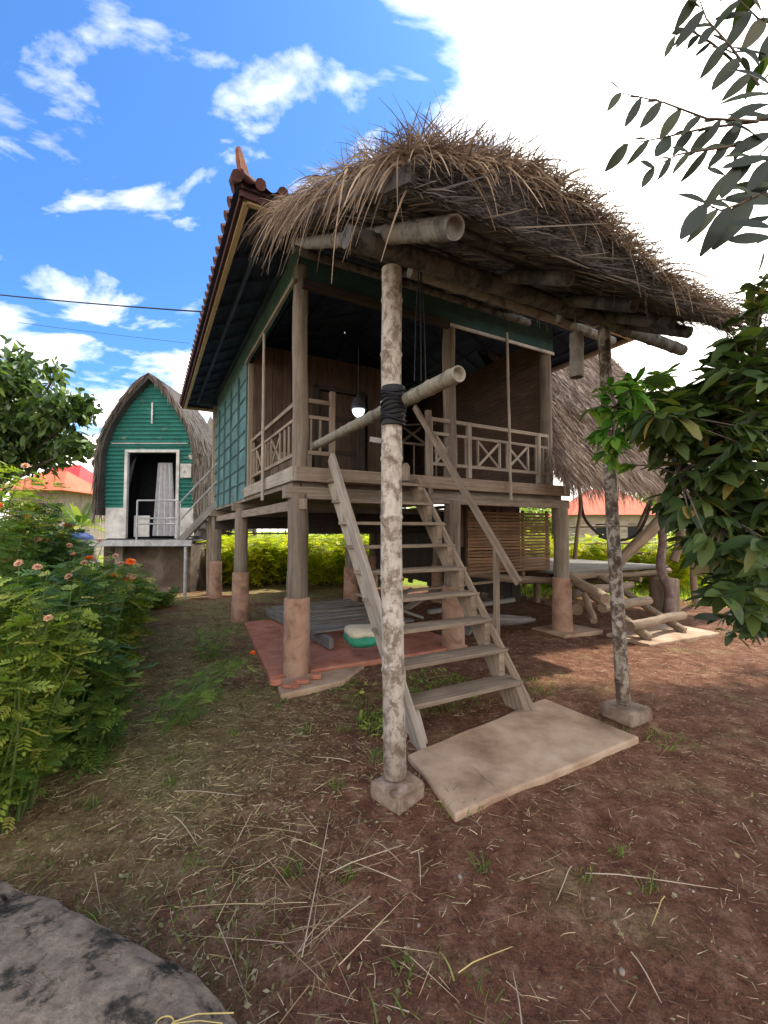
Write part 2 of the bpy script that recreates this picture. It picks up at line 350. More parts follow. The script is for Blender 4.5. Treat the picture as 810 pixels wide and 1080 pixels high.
def rock(c,sx,sy,sz,rot,mat,name,seed,sub=5,flat=.6):
    import bmesh
    bm=bmesh.new(); bmesh.ops.create_icosphere(bm,subdivisions=sub,radius=1)
    for v in bm.verts:
        p=v.co.copy(); q=Vector((math.copysign(abs(p.x)**flat,p.x),math.copysign(abs(p.y)**flat,p.y),math.copysign(abs(p.z)**(flat*.8),p.z)))
        d=1+.10*mnoise.noise(p*1.3+Vector((seed,0,0)))+.05*mnoise.noise(p*3.4+Vector((seed,3,0)))+.018*mnoise.noise(p*9)+.009*mnoise.noise(p*22)+(-.05*max(0,.10-abs(mnoise.noise(p*1.9+Vector((seed,7,2)))))/.10 if sub>=5 else 0)
        q=Vector((q.x*sx,q.y*sy,q.z*sz))*d
        v.co=Vector((q.x*math.cos(rot)-q.y*math.sin(rot),q.x*math.sin(rot)+q.y*math.cos(rot),q.z))
    me=bpy.data.meshes.new(name); bm.to_mesh(me); bm.free(); me.polygons.foreach_set('use_smooth',[True]*len(me.polygons)); me.materials.append(mat)
    o=bpy.data.objects.new(name,me); COL.objects.link(o); o.location=c; return o
# ------------------------------------------------------------------ ground
def gmat():
    m,nt,b=newmat('red_dirt'); g=geo(nt)
    n1=noisen(nt,g,.9,6,.6,.3); n2=noisen(nt,g,7,8,.68,.2); n3=noisen(nt,g,38,6,.7)
    dirt=ramp(nt,[(.3,(.085,.037,.023)),(.5,(.155,.074,.046)),(.62,(.22,.122,.082)),(.8,(.35,.24,.175))],n2.outputs[0])
    n4=noisen(nt,g,130,4,.7); av=N(nt,'ShaderNodeMath',operation='MULTIPLY_ADD'); av.inputs[1].default_value=.5; nt.links.new(n4.outputs[0],av.inputs[0]); hf=N(nt,'ShaderNodeMath',operation='MULTIPLY'); hf.inputs[1].default_value=.5; nt.links.new(n3.outputs[0],hf.inputs[0]); nt.links.new(hf.outputs[0],av.inputs[2]); fine=ramp(nt,[(.36,(.42,.38,.36)),(.5,(1,1,1)),(.62,(1.5,1.42,1.3))],av.outputs[0])
    d=mix(nt,1.0,dirt.outputs[0],fine.outputs[0],'MULTIPLY')
    moss=ramp(nt,[(.3,(.10,.088,.038)),(.5,(.20,.165,.075)),(.75,(.34,.28,.15))],n2.outputs[0])
    ms=mix(nt,1.0,moss.outputs[0],fine.outputs[0],'MULTIPLY')
    # where the weeds grow: left of the path line, by world position
    sx=N(nt,'ShaderNodeSeparateXYZ'); nt.links.new(g,sx.inputs[0])
    def lin(a,bx,cy,clamp=True):
        m1=N(nt,'ShaderNodeMath',operation='MULTIPLY'); m1.inputs[1].default_value=bx; nt.links.new(sx.outputs[0],m1.inputs[0])
        m2=N(nt,'ShaderNodeMath',operation='MULTIPLY_ADD'); m2.inputs[1].default_value=cy; m2.inputs[2].default_value=a; nt.links.new(sx.outputs[1],m2.inputs[0])
        m3=N(nt,'ShaderNodeMath',operation='ADD'); m3.use_clamp=clamp; nt.links.new(m1.outputs[0],m3.inputs[0]); nt.links.new(m2.outputs[0],m3.inputs[1]); return m3.outputs[0]
    left=lin(-.15,-.85,.0); 
    fac=N(nt,'ShaderNodeMath',operation='MULTIPLY'); fr=ramp(nt,[(.36,(0,0,0)),(.55,(1,1,1))],n1.outputs[0])
    nt.links.new(left,fac.inputs[0]); nt.links.new(fr.outputs[0],fac.inputs[1])
    patch=ramp(nt,[(.54,(0,0,0)),(.70,(.5,.5,.5))],noisen(nt,g,1.7,5,.6,.5).outputs[0])
    fmax=N(nt,'ShaderNodeMath',operation='MAXIMUM'); nt.links.new(fac.outputs[0],fmax.inputs[0]); nt.links.new(patch.outputs[0],fmax.inputs[1])
    c=mix(nt,fmax.outputs[0],d,ms)
    # field beyond the house
    far=lin(-12.2,.36,1.0); gr=ramp(nt,[(.3,(.16,.22,.03)),(.6,(.27,.33,.05)),(.8,(.36,.36,.08))],n2.outputs[0])
    c=mix(nt,far,c,gr.outputs[0])
    nt.links.new(c,b.inputs['Base Color']); b.inputs['Roughness'].default_value=.95; b.inputs['Specular IOR Level'].default_value=.1
    ad=N(nt,'ShaderNodeMath',operation='ADD'); nt.links.new(n2.outputs[0],ad.inputs[0]); nt.links.new(n3.outputs[0],ad.inputs[1]); bump(nt,b,ad.outputs[0],.8,.03)
    return m
def gz(x,y):
    return .028*mnoise.noise((x*.8,y*.8,1))+.022*mnoise.noise((x*3.1,y*3.1,4))+.006*mnoise.noise((x*9,y*9,7))-.012
xs=[-400,-200,-100,-60,-35,-22,-16,-12,-10]+list(np.arange(-9,9.01,.09))+[10,12,16,22,35,60,100,200,400]
ys=[-60,-25,-10,-5,-3,-2,-1]+list(np.arange(-.5,14.01,.09))+[15,17,20,25,35,50,80,150,300,700]
gv=[(x,y,gz(x,y) if abs(x)<12 and -3<y<15 else -.01) for y in ys for x in xs]
nx=len(xs); gf=np.array([(j*nx+i,j*nx+i+1,(j+1)*nx+i+1,(j+1)*nx+i) for j in range(len(ys)-1) for i in range(nx-1)])
kind(link('ground',gv,gf,[(p[0],p[1]) for p in gv],gmat(),None,True,loc=(0,0,0)),'structure')

# ------------------------------------------------------------------ stilt house
house=thing('stilt_house',C0,'large teal and timber house on stilts with tiled roof above an open veranda','house')
for (s,t) in [(0,0),(2.1,0),(4.2,0),(0,3.25),(2.1,3.25),(4.2,3.25),(0,6.4),(2.1,6.4),(4.2,6.4)]:
    b=MB(); top=4.5 if t==0 or (s==0 and t==3.25) else 2.1
    sd=int(s*10+t*31)
    b.log(H(s,t,.02),H(s,t,1.95),.118,.108,16,.012,sd,.05)
    o=b.build('post',M['post'],house,True)
    k=MB(); k.tube([H(s,t,-.03),H(s,t,.02),H(s,t,.40),H(s,t,.405),H(s,t,.82),H(s,t,.835)],[.155,.152,.146,.142,.139,.130],24); k.build('concrete_sleeve',M['sleeve'],o,True)
for (s,t) in [(0.02,0.02),(2.1,.04),(3.96,.04)]:
    b=MB(); b.log(H(s,t,2.2),H(s,t,4.5),.088,.085,14,.01,int(s*7)+3,.04); b.build('veranda_column',M['post'],house,True)
b=MB()
b.hbox(-.04,4.35,-.07,-.02,2.09,2.25); b.build('edge_board',M['step'],house,bevel=.006)
b=MB(); b.hbox(-.085,-.035,-.07,2.62,2.09,2.25); b.build('edge_board',M['pale'],house,bevel=.006)
b=MB()
for t in (.0,3.25,6.3): b.hbox(-.16,4.34,t-.06,t+.06,1.90,2.03)
for s in (0,1.05,2.1,3.15,4.2): b.hbox(s-.05,s+.05,.07,6.6,2.035,2.10)
b.hbox(-.02,.06,-.13,6.7,1.78,1.895)
b.hbox(.06,4.3,.052,.066,2.032,2.2)
b.build('floor_beam',M['wood'],house,bevel=.006)
b=MB()
t=-.02
while t<6.6: b.hbox(-.03,4.33,t,t+.145,2.205-.03*random.random()*.2-.002,2.248-random.random()*.003); t+=.15
b.build('floor',M['wood'],house,bevel=.003)
# teal woven side wall with battens
b=MB()
def hquad(mb,s,t0,t1,z0,z1,nt_=24,nz=14,amp=.012,out=-1):
    vs=[];uv=[];fs=[]
    for i in range(nt_+1):
        for j in range(nz+1):
            t=t0+(t1-t0)*i/nt_; z=z0+(z1-z0)*j/nz
            vs.append(H(s+amp*mnoise.noise((t*2,z*2,s)),t,z)); uv.append((t,z))
    m=nz+1
    for i in range(nt_):
        for j in range(nz): a=i*m+j; fs.append((a,a+1,a+m+1,a+m))
    mb.add(vs,fs,uv)
hquad(b,-.03,2.62,6.55,2.05,4.86); hquad(b,-.03,-.02,2.62,4.30,4.86,16,4)
hquad(b,.0,2.62,6.55,2.06,4.86); hquad(b,.0,-.02,2.62,4.31,4.86,16,4)
b.build('woven_wall',M['teal'],house,True)
b=MB()
for z in [2.08,2.36,2.64,2.93,3.22,3.5,3.79,4.08]:
    b.beam(H(-.048,2.62,z+.02*random.random()),H(-.048,6.56,z+.05*random.random()-.02),.009,.016)
for t in [2.64,3.4,4.2,5.0,5.8,6.55]: b.beam(H(-.052,t,2.06),H(-.052,t,4.3),.03,.016,V)
b.build('wall_batten',M['batten'],house)
b=MB(); b.beam(H(-.075,-.05,4.31),H(-.075,2.66,4.31),.03,.05); b.build('header_strip',M['wood'],house,bevel=.004)
b=MB(); b.hbox(-.1,.04,6.5,6.66,2.0,4.7); b.build('corner_board',M['pale'],house,bevel=.006)
b=MB(); b.hbox(-.04,.05,2.56,2.66,2.25,4.3); b.build('door_jamb',M['wood'],house,bevel=.006)
# front header teal boards with white strip
b=MB(); b.hbox(.0,4.04,-.05,-.02,4.30,4.88); b.build('header_board',M['tealwood'],house)
b=MB(); b.hbox(1.95,4.03,-.078,-.052,4.27,4.31); b.build('header_strip',M['white'],house)
b=MB(); b.hbox(0,2.0,-.12,-.055,4.22,4.32); b.build('lintel',M['dark'],house,bevel=.006)
# inner walls
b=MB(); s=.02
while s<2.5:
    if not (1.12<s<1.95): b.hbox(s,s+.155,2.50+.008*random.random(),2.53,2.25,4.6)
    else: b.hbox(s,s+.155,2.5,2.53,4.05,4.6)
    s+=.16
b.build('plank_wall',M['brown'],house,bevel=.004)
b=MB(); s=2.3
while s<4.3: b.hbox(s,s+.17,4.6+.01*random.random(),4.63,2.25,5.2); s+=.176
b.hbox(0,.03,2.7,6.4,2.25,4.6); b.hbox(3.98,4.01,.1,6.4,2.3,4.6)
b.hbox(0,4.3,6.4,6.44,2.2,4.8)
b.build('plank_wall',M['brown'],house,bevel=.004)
b=MB(); 
for (s0,s1,z0,z1) in ((1.05,1.13,2.25,4.1),(1.94,2.02,2.25,4.1),(1.05,2.02,4.02,4.1)): b.hbox(s0,s1,2.46,2.55,z0,z1)
b.build('door_frame',M['dark'],house,bevel=.005)
b=MB(); b.hbox(1.14,1.93,2.505,2.525,2.26,4.0)
d=b.build('door',M['brown'],house,bevel=.004)
b=MB()
for z in (2.3,2.9,3.5): b.hbox(1.2,1.87,2.488,2.504,z,z+.08)
for s in (1.2,1.78): b.hbox(s,s+.08,2.488,2.504,2.38,3.9)
b.build('door_rail',M['dark'],d)
b=MB()
for k in range(7):
    s=2.35+k*.27; b.hbox(s,s+.03,2.6,2.63,2.25,3.25)
b.hbox(2.3,4.25,2.58,2.62,3.25,3.3); b.beam(H(2.4,2.8,2.9),H(4.2,3.4,4.1),.05,.05); b.beam(H(4.1,2.2,2.7),H(2.9,3.6,4.2),.05,.05); b.beam(H(2.3,3,3.6),H(4.2,3,3.9),.05,.04)
b.build('inner_rail',M['wood'],house,bevel=.003)
b=MB(); b.hbox(.15,1.0,2.44,2.5,2.3,2.85); 
for k in range(6): b.hbox(.15+k*.142,.15+k*.142+.13,2.42,2.438,2.3,2.85)
b.build('bench_back',M['wood'],house,bevel=.004)
# railings
def rail_bits(p, L, x_ranges, bal, posts, zt=3.0, mid=2.82, zb=2.42, toprail=True, w=.045):
    mb=MB(); fr=lambda a,z,off=0: p(a,z,off)
    if toprail: mb.beam(fr(0,zt),fr(L,zt),w,.05)
    mb.beam(fr(0,mid),fr(L,mid),w*.8,.04); mb.beam(fr(0,zb),fr(L,zb),w*.8,.045)
    for a in bal: mb.beam(fr(a,zb+.024),fr(a,mid-.022),.034,.022)
    for a0,a1 in x_ranges:
        mb.beam(fr(a0+.01,zb+.03),fr(a1-.01,mid-.03),.018,.035); mb.beam(fr(a0+.01,mid-.03,.012),fr(a1-.01,zb+.03,.012),.018,.035)
    for a in posts: mb.beam(fr(a,2.26),fr(a,zt+.025),.06,.06)
    return mb
pl=lambda a,z,off=0: H(.02+off,.08+a,z)
o=rail_bits(pl,2.42,[(.75,1.2),(1.7,2.1)],[.18,.36,.54,.75,1.2,1.36,1.52,1.7,2.1,2.26],[.02,2.4]).build('railing',M['step'],house,bevel=.004)
pf=lambda a,z,off=0: H(.02+a,-.0+off,z)
rail_bits(pf,.36,[],[.12,.23],[.0]).build('railing',M['step'],house,bevel=.004)
b=MB(); b.beam(H(.39,-.01,2.25),H(.39,-.01,3.14),.055,.06); b.build('newel_post',M['step'],house,bevel=.006)
pf2=lambda a,z,off=0: H(1.72+a,-.01+off,z)
rail_bits(pf2,2.24,[(.12,.44),(.82,1.22),(1.36,1.78)],[.12,.44,.6,.82,1.22,1.36,1.78,1.95,2.1],[.02,.66,2.0,2.22]).build('railing',M['pale'],house,bevel=.004)
b=MB(); b.beam(H(1.72,-.03,2.0),H(1.70,-.03,3.1),.06,.07); b.build('newel_post',M['wood'],house,bevel=.006)
# thin poles in front of rails
b=MB(); b.bamboo(H(3.02,-.14,1.98),H(2.98,-.14,4.36),.02,.018,.35,seed=3); b.build('thin_pole',M['pale'],house,True)
b=MB(); b.bamboo(H(-.12,1.15,1.95),H(-.12,1.18,4.2),.022,.018,.35,seed=5); b.build('thin_pole',M['pale'],house,True)
# under-floor screens
b=MB(); z=.88
while z<1.86: b.hbox(2.95,4.78,.70+.012*random.random(),.715+.012*random.random(),z,z+.035+.01*random.random()); z+=.052
for s in (2.95,3.55,4.15,4.74): b.hbox(s,s+.04,.73,.77,.75,1.9)
b.build('slat_screen',M['slat'],house)
b=MB(); s=2.75
while s<4.1: b.hbox(s,s+.19,.80,.82,1.3,1.97); s+=.2
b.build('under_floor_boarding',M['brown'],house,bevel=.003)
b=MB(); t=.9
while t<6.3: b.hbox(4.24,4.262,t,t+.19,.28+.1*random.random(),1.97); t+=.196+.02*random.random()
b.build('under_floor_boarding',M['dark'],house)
b=MB()
b.hbox(-.05,4.3,6.28,6.31,1.60,2.02)  # solid dark strip added to keep the underfloor dark, slats below it
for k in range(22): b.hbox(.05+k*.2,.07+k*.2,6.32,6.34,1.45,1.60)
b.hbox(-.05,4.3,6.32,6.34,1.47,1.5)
b.build('slat_dark_fill',M['dark'],house)
b=MB(); b.hbox(1.2,4.2,3.3,3.33,1.5,1.95); b.build('slat_dark_fill',M['dark'],house)  # solid dark sheet, fills the dark space under the floor
# tiled hip roof
S0,S1,T0,T1,ZE,SL=-.82,5.1,-.82,6.72,4.60,.42
half=(S1-S0)/2
def slope(mb, org, adir, bdir, L, dz=0, corr=True, thick=0):
    # columns at constant a, from the eave up to the hip
    per=.2; n=int(L/per*8) if corr else 40; rows=14 if corr else 2
    vs=[];uv=[];fs=[]
    for i in range(n+1):
        a=L*i/n; bm=min(a,L-a,half)
        for j in range(rows+1):
            k=j/rows; bb=bm*k; w=.026*math.cos(2*math.pi*a/per) if corr else 0
            st=(.018*((bb/.32)%1.0)) if corr else 0
            vs.append(org+adir*a+bdir*bb+Vector((0,0,SL*bb+dz+w-st))); uv.append((a,bb))
    m=rows+1
    for i in range(n):
        for j in range(rows):
            q=i*m+j; fs.append((q,q+m,q+m+1,q+1))
    mb.add(vs,fs,uv)
corners=[(H(S0,T0,ZE),U,V,S1-S0),(H(S1,T0,ZE),V,-U,T1-T0),(H(S1,T1,ZE),-U,-V,S1-S0),(H(S0,T1,ZE),-V,U,T1-T0)]
b=MB()
for c in corners: slope(b,*c); slope(b,*c,dz=-.022)
for (org,ad,bd,L) in corners:      # rounded tile noses along the eave
    a=0
    while a<L: 
        b.tube([org+ad*a+bd*-.015+Vector((0,0,.0)),org+ad*a+bd*.16+Vector((0,0,.065))],[.05,.045],8); a+=.2
roof=b.build('tiled_roof',M['tile'],house,True)
b=MB()
for c in corners: slope(b,*c,dz=-.075,corr=False)
b.build('soffit',M['soffit'],house)
b=MB(); e=.05
for (org,ad,bd,L) in corners:
    x=.45
    while x<L-.3:
        bm=min(x,L-x,half); b.beam(org+ad*x+bd*.07+Vector((0,0,SL*.07-.115)),org+ad*x+bd*bm+Vector((0,0,SL*bm-.115)),.04,.04); x+=.6
    for bb in (.35,.75,1.2,1.7): b.beam(org+ad*(bb)+bd*bb+Vector((0,0,SL*bb-.175)),org+ad*(L-bb)+bd*bb+Vector((0,0,SL*bb-.175)),.04,.04)
b.build('rafter',M['soffit'],house)
b=MB(); b2=MB()
for (org,ad,bd,L) in corners:
    b.beam(org+ad*.03+bd*.05+Vector((0,0,-.075)),org+ad*(L-.03)+bd*.05+Vector((0,0,-.075)),.03,.11)
    b2.beam(org+ad*.10+bd*.10+Vector((0,0,-.11)),org+ad*(L-.10)+bd*.10+Vector((0,0,-.11)),.055,.06)
b.build('fascia_board',M['barge'],house,bevel=.004); b2.build('fascia_strip',M['cream'],house,bevel=.004)
# corner finial and hip ridge
b=MB(); c=H(S0,T0,ZE)
hd=(U+V).normalized()
pts=[c+hd*x+Vector((0,0,.04+SL*x/1.414)) for x in (.04,.15,.5,1,1.8,3,4.1)]
b.tube(pts,.05,10)
b.build('hip_ridge',M['tile'],roof,True)
b=MB()
prof=[(-.02,.05),(.16,.02),(.20,.07),(.13,.10),(.09,.17),(.045,.22),(.0,.265),(-.045,.28),(-.06,.24),(-.05,.15)]
o0=c+hd*.05; sd=Vector((hd.y,-hd.x,0))*.018
vs=[o0+hd*x+Vector((0,0,z))+sd for x,z in prof]+[o0+hd*x+Vector((0,0,z))-sd for x,z in prof]; n=len(prof)
b.add(vs,[tuple(range(n)),tuple(range(2*n-1,n-1,-1))]+[(i,i+n,(i+1)%n+n,(i+1)%n) for i in range(n)])
b.build('corner_finial',mottled('finial',[(.4,(.17,.05,.04)),(.6,(.25,.10,.05)),(.72,(.45,.33,.12))],14),roof,bevel=.008)

# ------------------------------------------------------------------ thatched awning on two bamboo poles
B1=H(-.11,-2.3,0); B2=H(2.12,-2.28,0)
aw=thing('thatched_awning',B1,'shaggy thatched awning over the stairs on two lichen covered bamboo poles','awning')
def az(t): return 3.03+.558*(t+3.0)
def hump(s,t): return .05+.31*np.exp(-((np.asarray(s)-.45)/.85)**2)*np.clip((-1.0-np.asarray(t))/1.6,0.22,1)
def bowl(s,t): return az(t)+.03*mnoise.noise((s*1.5,t*1.5,2))
b=MB(); b.bamboo(H(-.11,-2.3,.10),H(-.11,-2.27,3.2),.069,.063,.33,.022,18,seed=2,wob=.012); p1=b.build('bamboo_post',M['lichen'],aw,True)
b=MB()
for k in range(9):
    z=2.23+k*.022; r=.072+.006*random.random(); pts=[H(-.11,-2.285,z+.012*math.sin(a*2+k))+Vector((math.cos(a)*r,math.sin(a)*r,0)) for a in [i*math.pi/8 for i in range(17)]]
    b.tube(pts,.009,6)
b.tube([H(-.11,-2.285,2.2),H(-.11,-2.285,2.44)],.072,20)
b.build('rubber_binding',M['black'],p1,True)
b=MB(); b.bamboo(H(2.14,-2.28,.1),H(2.02,-2.26,3.3),.056,.048,.36,.012,16,seed=9); b.build('bamboo_post',M['darklichen'],aw,True)
b=MB(); b.bamboo(H(-.2,-.5,az(-.5)-.03),H(-.2,-3.02,2.965),.050,.055,.42,.0,16,hollow=.82,seed=12); b.build('bamboo_rafter',M['bamboo'],aw,True)
for s,t1 in ((.75,-2.9),(1.4,-2.9),(1.95,-2.85),(2.28,-2.8)):
    b=MB(); b.bamboo(H(s,-.5,az(-.5)-.03),H(s,t1,az(t1)-.03),.04,.045,.42,.0,12,seed=int(s*9)); b.build('bamboo_rafter',M['bamboodark'],aw,True)
b=MB(); b.bamboo(H(-.45,-2.33,az(-2.33)-.14),H(3.35,-2.22,az(-2.33)-.0),.066,.055,.42,.03,16,hollow=.8,seed=21); b.build('bamboo_beam',M['bamboodark'],aw,True)
b=MB(); b.bamboo(H(.35,-1.75,az(-1.75)-.12),H(3.0,-1.7,az(-1.75)-.1),.05,.045,.42,.03,14,seed=22); b.build('bamboo_beam',M['bamboo'],aw,True)
b=MB(); b.bamboo(H(-.3,-.75,az(-.75)-.12),H(2.75,-.75,az(-.75)-.1),.04,.045,.42,.02,14,seed=23); b.build('bamboo_beam',M['bamboodark'],aw,True)
for t in (-2.75,-2.5,-2.1,-1.45,-1.15,-.95):
    b=MB(); b.bamboo(H(-.42,t,az(t)+.03),H(2.34,t+.03,az(t)+.03),.018,.016,.3,.02,8,seed=int(-t*10)); b.build('bamboo_purlin',M['bamboodark'],aw,True)
# bed
b=MB(); ns,nt_=44,34; vs=[];uv=[];fs=[]
ES0,ES1,ET0,ET1=-.46,2.32,-3.04,-.5
for lay in (0,1):
    for i in range(ns+1):
        for j in range(nt_+1):
            s=ES0+(ES1-ES0)*i/ns; t=ET0+(ET1-ET0)*j/nt_
            eg=min(i,ns-i,j,nt_-j)/4; th=.04+.10*min(1,eg)+float(hump(s,t))*min(1,.45+.55*min(i/3,(ns-i)/4,j/1.5+.4))
            z=bowl(s,t)+.05+(th+.05*mnoise.noise((s*3,t*3,8)) if lay else .02*mnoise.noise((s*9,t*2,3)))
            jit=.04*mnoise.noise((s*7,t*7,lay))
            vs.append(H(s+jit,t+jit,z)); uv.append((t,s))
m=nt_+1; tot=(ns+1)*m
for i in range(ns):
    for j in range(nt_):
        a=i*m+j; fs+=[(a,a+1,a+m+1,a+m),(tot+a,tot+a+m,tot+a+m+1,tot+a+1)]
for i in range(ns):
    for j in (0,nt_): a=i*m+j; fs.append((a,a+m,tot+a+m,tot+a) if j==0 else (a,tot+a,tot+a+m,a+m))
for j in range(nt_):
    for i in (0,ns): a=i*m+j; fs.append((a,a+1,tot+a+1,tot+a))
b.add(vs,fs,uv); bed=b.build('thatch',M['thatchbed'],aw)
def Hn(s,t,z): return np.stack([C0.x+U.x*s+V.x*t, C0.y+U.y*s+V.y*t, z],1)
def Hd(s,t,z): s,t,z=np.broadcast_arrays(s,t,z); return np.stack([U.x*s+V.x*t, U.y*s+V.y*t, z],1)
parts=[]; 
def nz(n,a=1): return rng.normal(size=n)*a
n=9000; s=rng.uniform(ES0+.16,ES1,n); t=rng.uniform(ET0+.22,ET1,n)
parts.append(strands(Hn(s,t,az(t)+.10+hump(s,t)+nz(n,.03)),Hd(nz(n,.22),-1+nz(n,.15),-.45+nz(n,.15)),rng.uniform(.15,.40,n),rng.uniform(.004,.009,n),.1))
# bristling upper strands along the near, far and side edges
n=3200; s=rng.uniform(ES0,ES1,n); t=ET0+rng.random(n)**2*.5
parts.append(strands(Hn(s,t,az(t)+.03+hump(s,t)+.10*rng.random(n)),Hd(nz(n,.5)-.1,-.5+nz(n,.4),.12+nz(n,.22)),rng.uniform(.08,.26,n),rng.uniform(.003,.007,n),.3))
n=1500; s=ES0+rng.random(n)**2*.5; t=rng.uniform(ET0,ET1,n)
parts.append(strands(Hn(s,t,az(t)+.04+.9*hump(s,t)+.12*rng.random(n)),Hd(-.5+nz(n,.5),-.2+nz(n,.5),.2+nz(n,.25)),rng.uniform(.08,.25,n),rng.uniform(.003,.007,n),.45,curl=.2))
n=700; s=ES1-rng.random(n)**2*.4; t=rng.uniform(ET0,ET1,n)
parts.append(strands(Hn(s,t,az(t)+.1+.1*rng.random(n)),Hd(.5+nz(n,.3),-.5+nz(n,.3),-.1+nz(n,.25)),rng.uniform(.12,.35,n),rng.uniform(.005,.012,n),.4))
# drooping fringe
n=400; s=ES0+nz(n,.04); t=rng.uniform(ET0,ET1,n); clump=np.round(t*7)/7; t=t*.35+clump*.65
parts.append(strands(Hn(s,t,az(t)+.10+.35*hump(s,t)+.08*rng.random(n)),Hd(-.5+nz(n,.2),nz(n,.2),.0+nz(n,.25)),rng.uniform(.10,.34,n),rng.uniform(.006,.016,n),rng.uniform(.9,1.5,n),seg=6,curl=.12))
n=620; s=rng.uniform(ES0,ES1,n); t=ET0+nz(n,.02)
parts.append(strands(Hn(s,t,az(t)+.0+(hump(s,t)+.08)*rng.uniform(.45,1,n)**.5),Hd(nz(n,.25),-.4+nz(n,.2),.1+nz(n,.2)),rng.uniform(.08,.24,n)*np.where(s>2.0,1.5,1),rng.uniform(.004,.011,n),rng.uniform(.5,1.3,n),seg=6,curl=.2))
n=16; s=rng.uniform(-.1,2.5,n); t=ET0+nz(n,.03)
parts.append(strands(Hn(s,t,az(t)+.12+.1*rng.random(n)),Hd(nz(n,.25),-.35+nz(n,.2),.1+nz(n,.1)),rng.uniform(.25,.42,n),rng.uniform(.008,.014,n),rng.uniform(.9,1.3,n),seg=7,curl=.25))
n=2600; s=rng.uniform(ES0,ES1,n); c=np.round(s*6)/6; s=s*.5+c*.5; t=ET0+.02+.2*rng.random(n)
parts.append(strands(Hn(s,t,az(t)+.05+hump(s,t)*rng.uniform(.86,1.08,n)),Hd(.35*np.sin(c*9)+nz(n,.25),-.6+nz(n,.3),.12+nz(n,.25)),rng.uniform(.08,.20,n),rng.uniform(.003,.009,n),rng.uniform(.2,.9,n),seg=4,curl=.15))
M['shade_thatch']=strandmat('shaded_thatch_strands',[(0,(.05,.045,.045)),(.4,(.10,.085,.08)),(.8,(.17,.14,.12)),(1,(.26,.21,.165))],.05)  # dark copy of the thatch, shade put into colour for front face and underside
n=6500; s=rng.uniform(ES0,ES1,n); u=rng.random(n)
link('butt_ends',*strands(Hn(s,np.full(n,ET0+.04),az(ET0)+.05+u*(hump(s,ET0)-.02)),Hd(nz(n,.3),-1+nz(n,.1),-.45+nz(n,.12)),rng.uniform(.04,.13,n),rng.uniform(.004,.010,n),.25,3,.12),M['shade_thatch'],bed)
link('loose_straw',*merge(parts),M['thatch'],bed)
# underside strands
n=1500; s=rng.uniform(ES0,ES1,n); t=rng.uniform(ET0,ET1,n)
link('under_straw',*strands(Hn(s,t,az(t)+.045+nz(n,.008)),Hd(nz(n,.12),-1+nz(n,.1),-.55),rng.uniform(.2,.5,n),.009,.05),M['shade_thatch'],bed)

def footing(loc,w,h,label,rot=0):
    o=rock((loc[0],loc[1],0.0),w*.5,w*.5,h,rot,M['footing'],'concrete_footing',w*30,4,.28); tag(o,label,'footing','footings under the bamboo poles')
footing(H(-.10,-2.32,0),.24,.085,'square concrete block under the pale near bamboo pole',.75)
footing(H(2.15,-2.29,0),.30,.08,'flat concrete block under the dark right bamboo pole',.45)
# horizontal bamboo lashed to the post
b=MB(); b.bamboo(P(332,470,4.3),P(484,394,2.13),.040,.042,.2,.0,16,hollow=.78,seed=31)
tag(b.build('bamboo_pole',M['greenbamboo'],None,True),'greenish bamboo pole with a hollow split end lashed behind the near post','bamboo pole')
# ropes
for dx,lab in ((-6,'left one of three cords'),(1,'middle one of three cords'),(6,'right one of three cords')):
    b=MB(); a=P(443+dx*.2,283,2.95); c=P(443+dx,402,2.72); b.tube([a,a.lerp(c,.5)+Vector((.004*dx*.3,0,0)),c],.0035,6)
    tag(b.build('rope',M['rope'],None,True),lab+' hanging from awning beam to the lashed bamboo','rope','cords hanging beside the near post')
# hanging bamboo tubes
for (px,py0,py1,Y,r,lab) in ((608,352,398,3.3,.05,'long dark bamboo tube hanging under the awning near the right pole'),(591,326,341,3.4,.03,'short pale bamboo stub hanging under the awning beam'),(632,330,346,3.6,.03,'small dark bamboo stub beside the top of the right pole')):
    b=MB(); b.bamboo(P(px,py0,Y),P(px,py1,Y),r,r,.25,0,14,hollow=.8,seed=px); b.tube([P(px,py0,Y),P(px-2,py0-22,Y+.05)],.004,5)
    tag(b.build('bamboo_tube',M['bamboo'],None,True),lab,'bamboo tube','bamboo tubes under the awning')

# ------------------------------------------------------------------ stairs
st=thing('wooden_staircase',H(.9,-1.8,0),'steep weathered wooden open tread stairs up to the veranda','stairs')
n=9
def sp(k): return (-1.66+(1.52)*k/8, .235+.235*k)         # t, z of tread k
for s0 in (.37,1.43):
    b=MB(); vs=[]
    # sawn stringer with notches
    prof=[]
    prof.append((-1.90,0)); 
    for k in range(n):
        t,z=sp(k); prof+= [(t-.12,z-.035),(t+.07,z-.035)]
    prof+=[(-.10,2.13),(-.10,2.32),(-.17,2.36),(-.24,2.32)] if False else [(-.03,2.20),(.0,2.1),(-1.66,0.0)]
    w=.032
    A=[H(s0-w,t,z) for t,z in prof]; B=[H(s0+w,t,z) for t,z in prof]; m=len(prof)
    b.add(A+B,[tuple(range(m)),tuple(range(2*m-1,m-1,-1))]+[(i,(i+1)%m,(i+1)%m+m,i+m) for i in range(m)],[(p[1]*1.3+p[0]*.6,p[1]*.4-p[0]) for p in prof]*2)
    b.build('stringer',M['pale'] if s0<1 else M['step'],st)
for sgn,s0,t0 in ((0,.31,0),):
    b=MB(); b.beam(H(.315,-1.93,-.02),H(.315,-.18,2.36),.05,.125,V); b.build('stringer_board',M['pale'],st,bevel=.008)
b=MB(); b.beam(H(1.485,-1.90,.0),H(1.485,-.10,2.2),.035,.07,V); b.build('stringer_board',M['step'],st,bevel=.008)
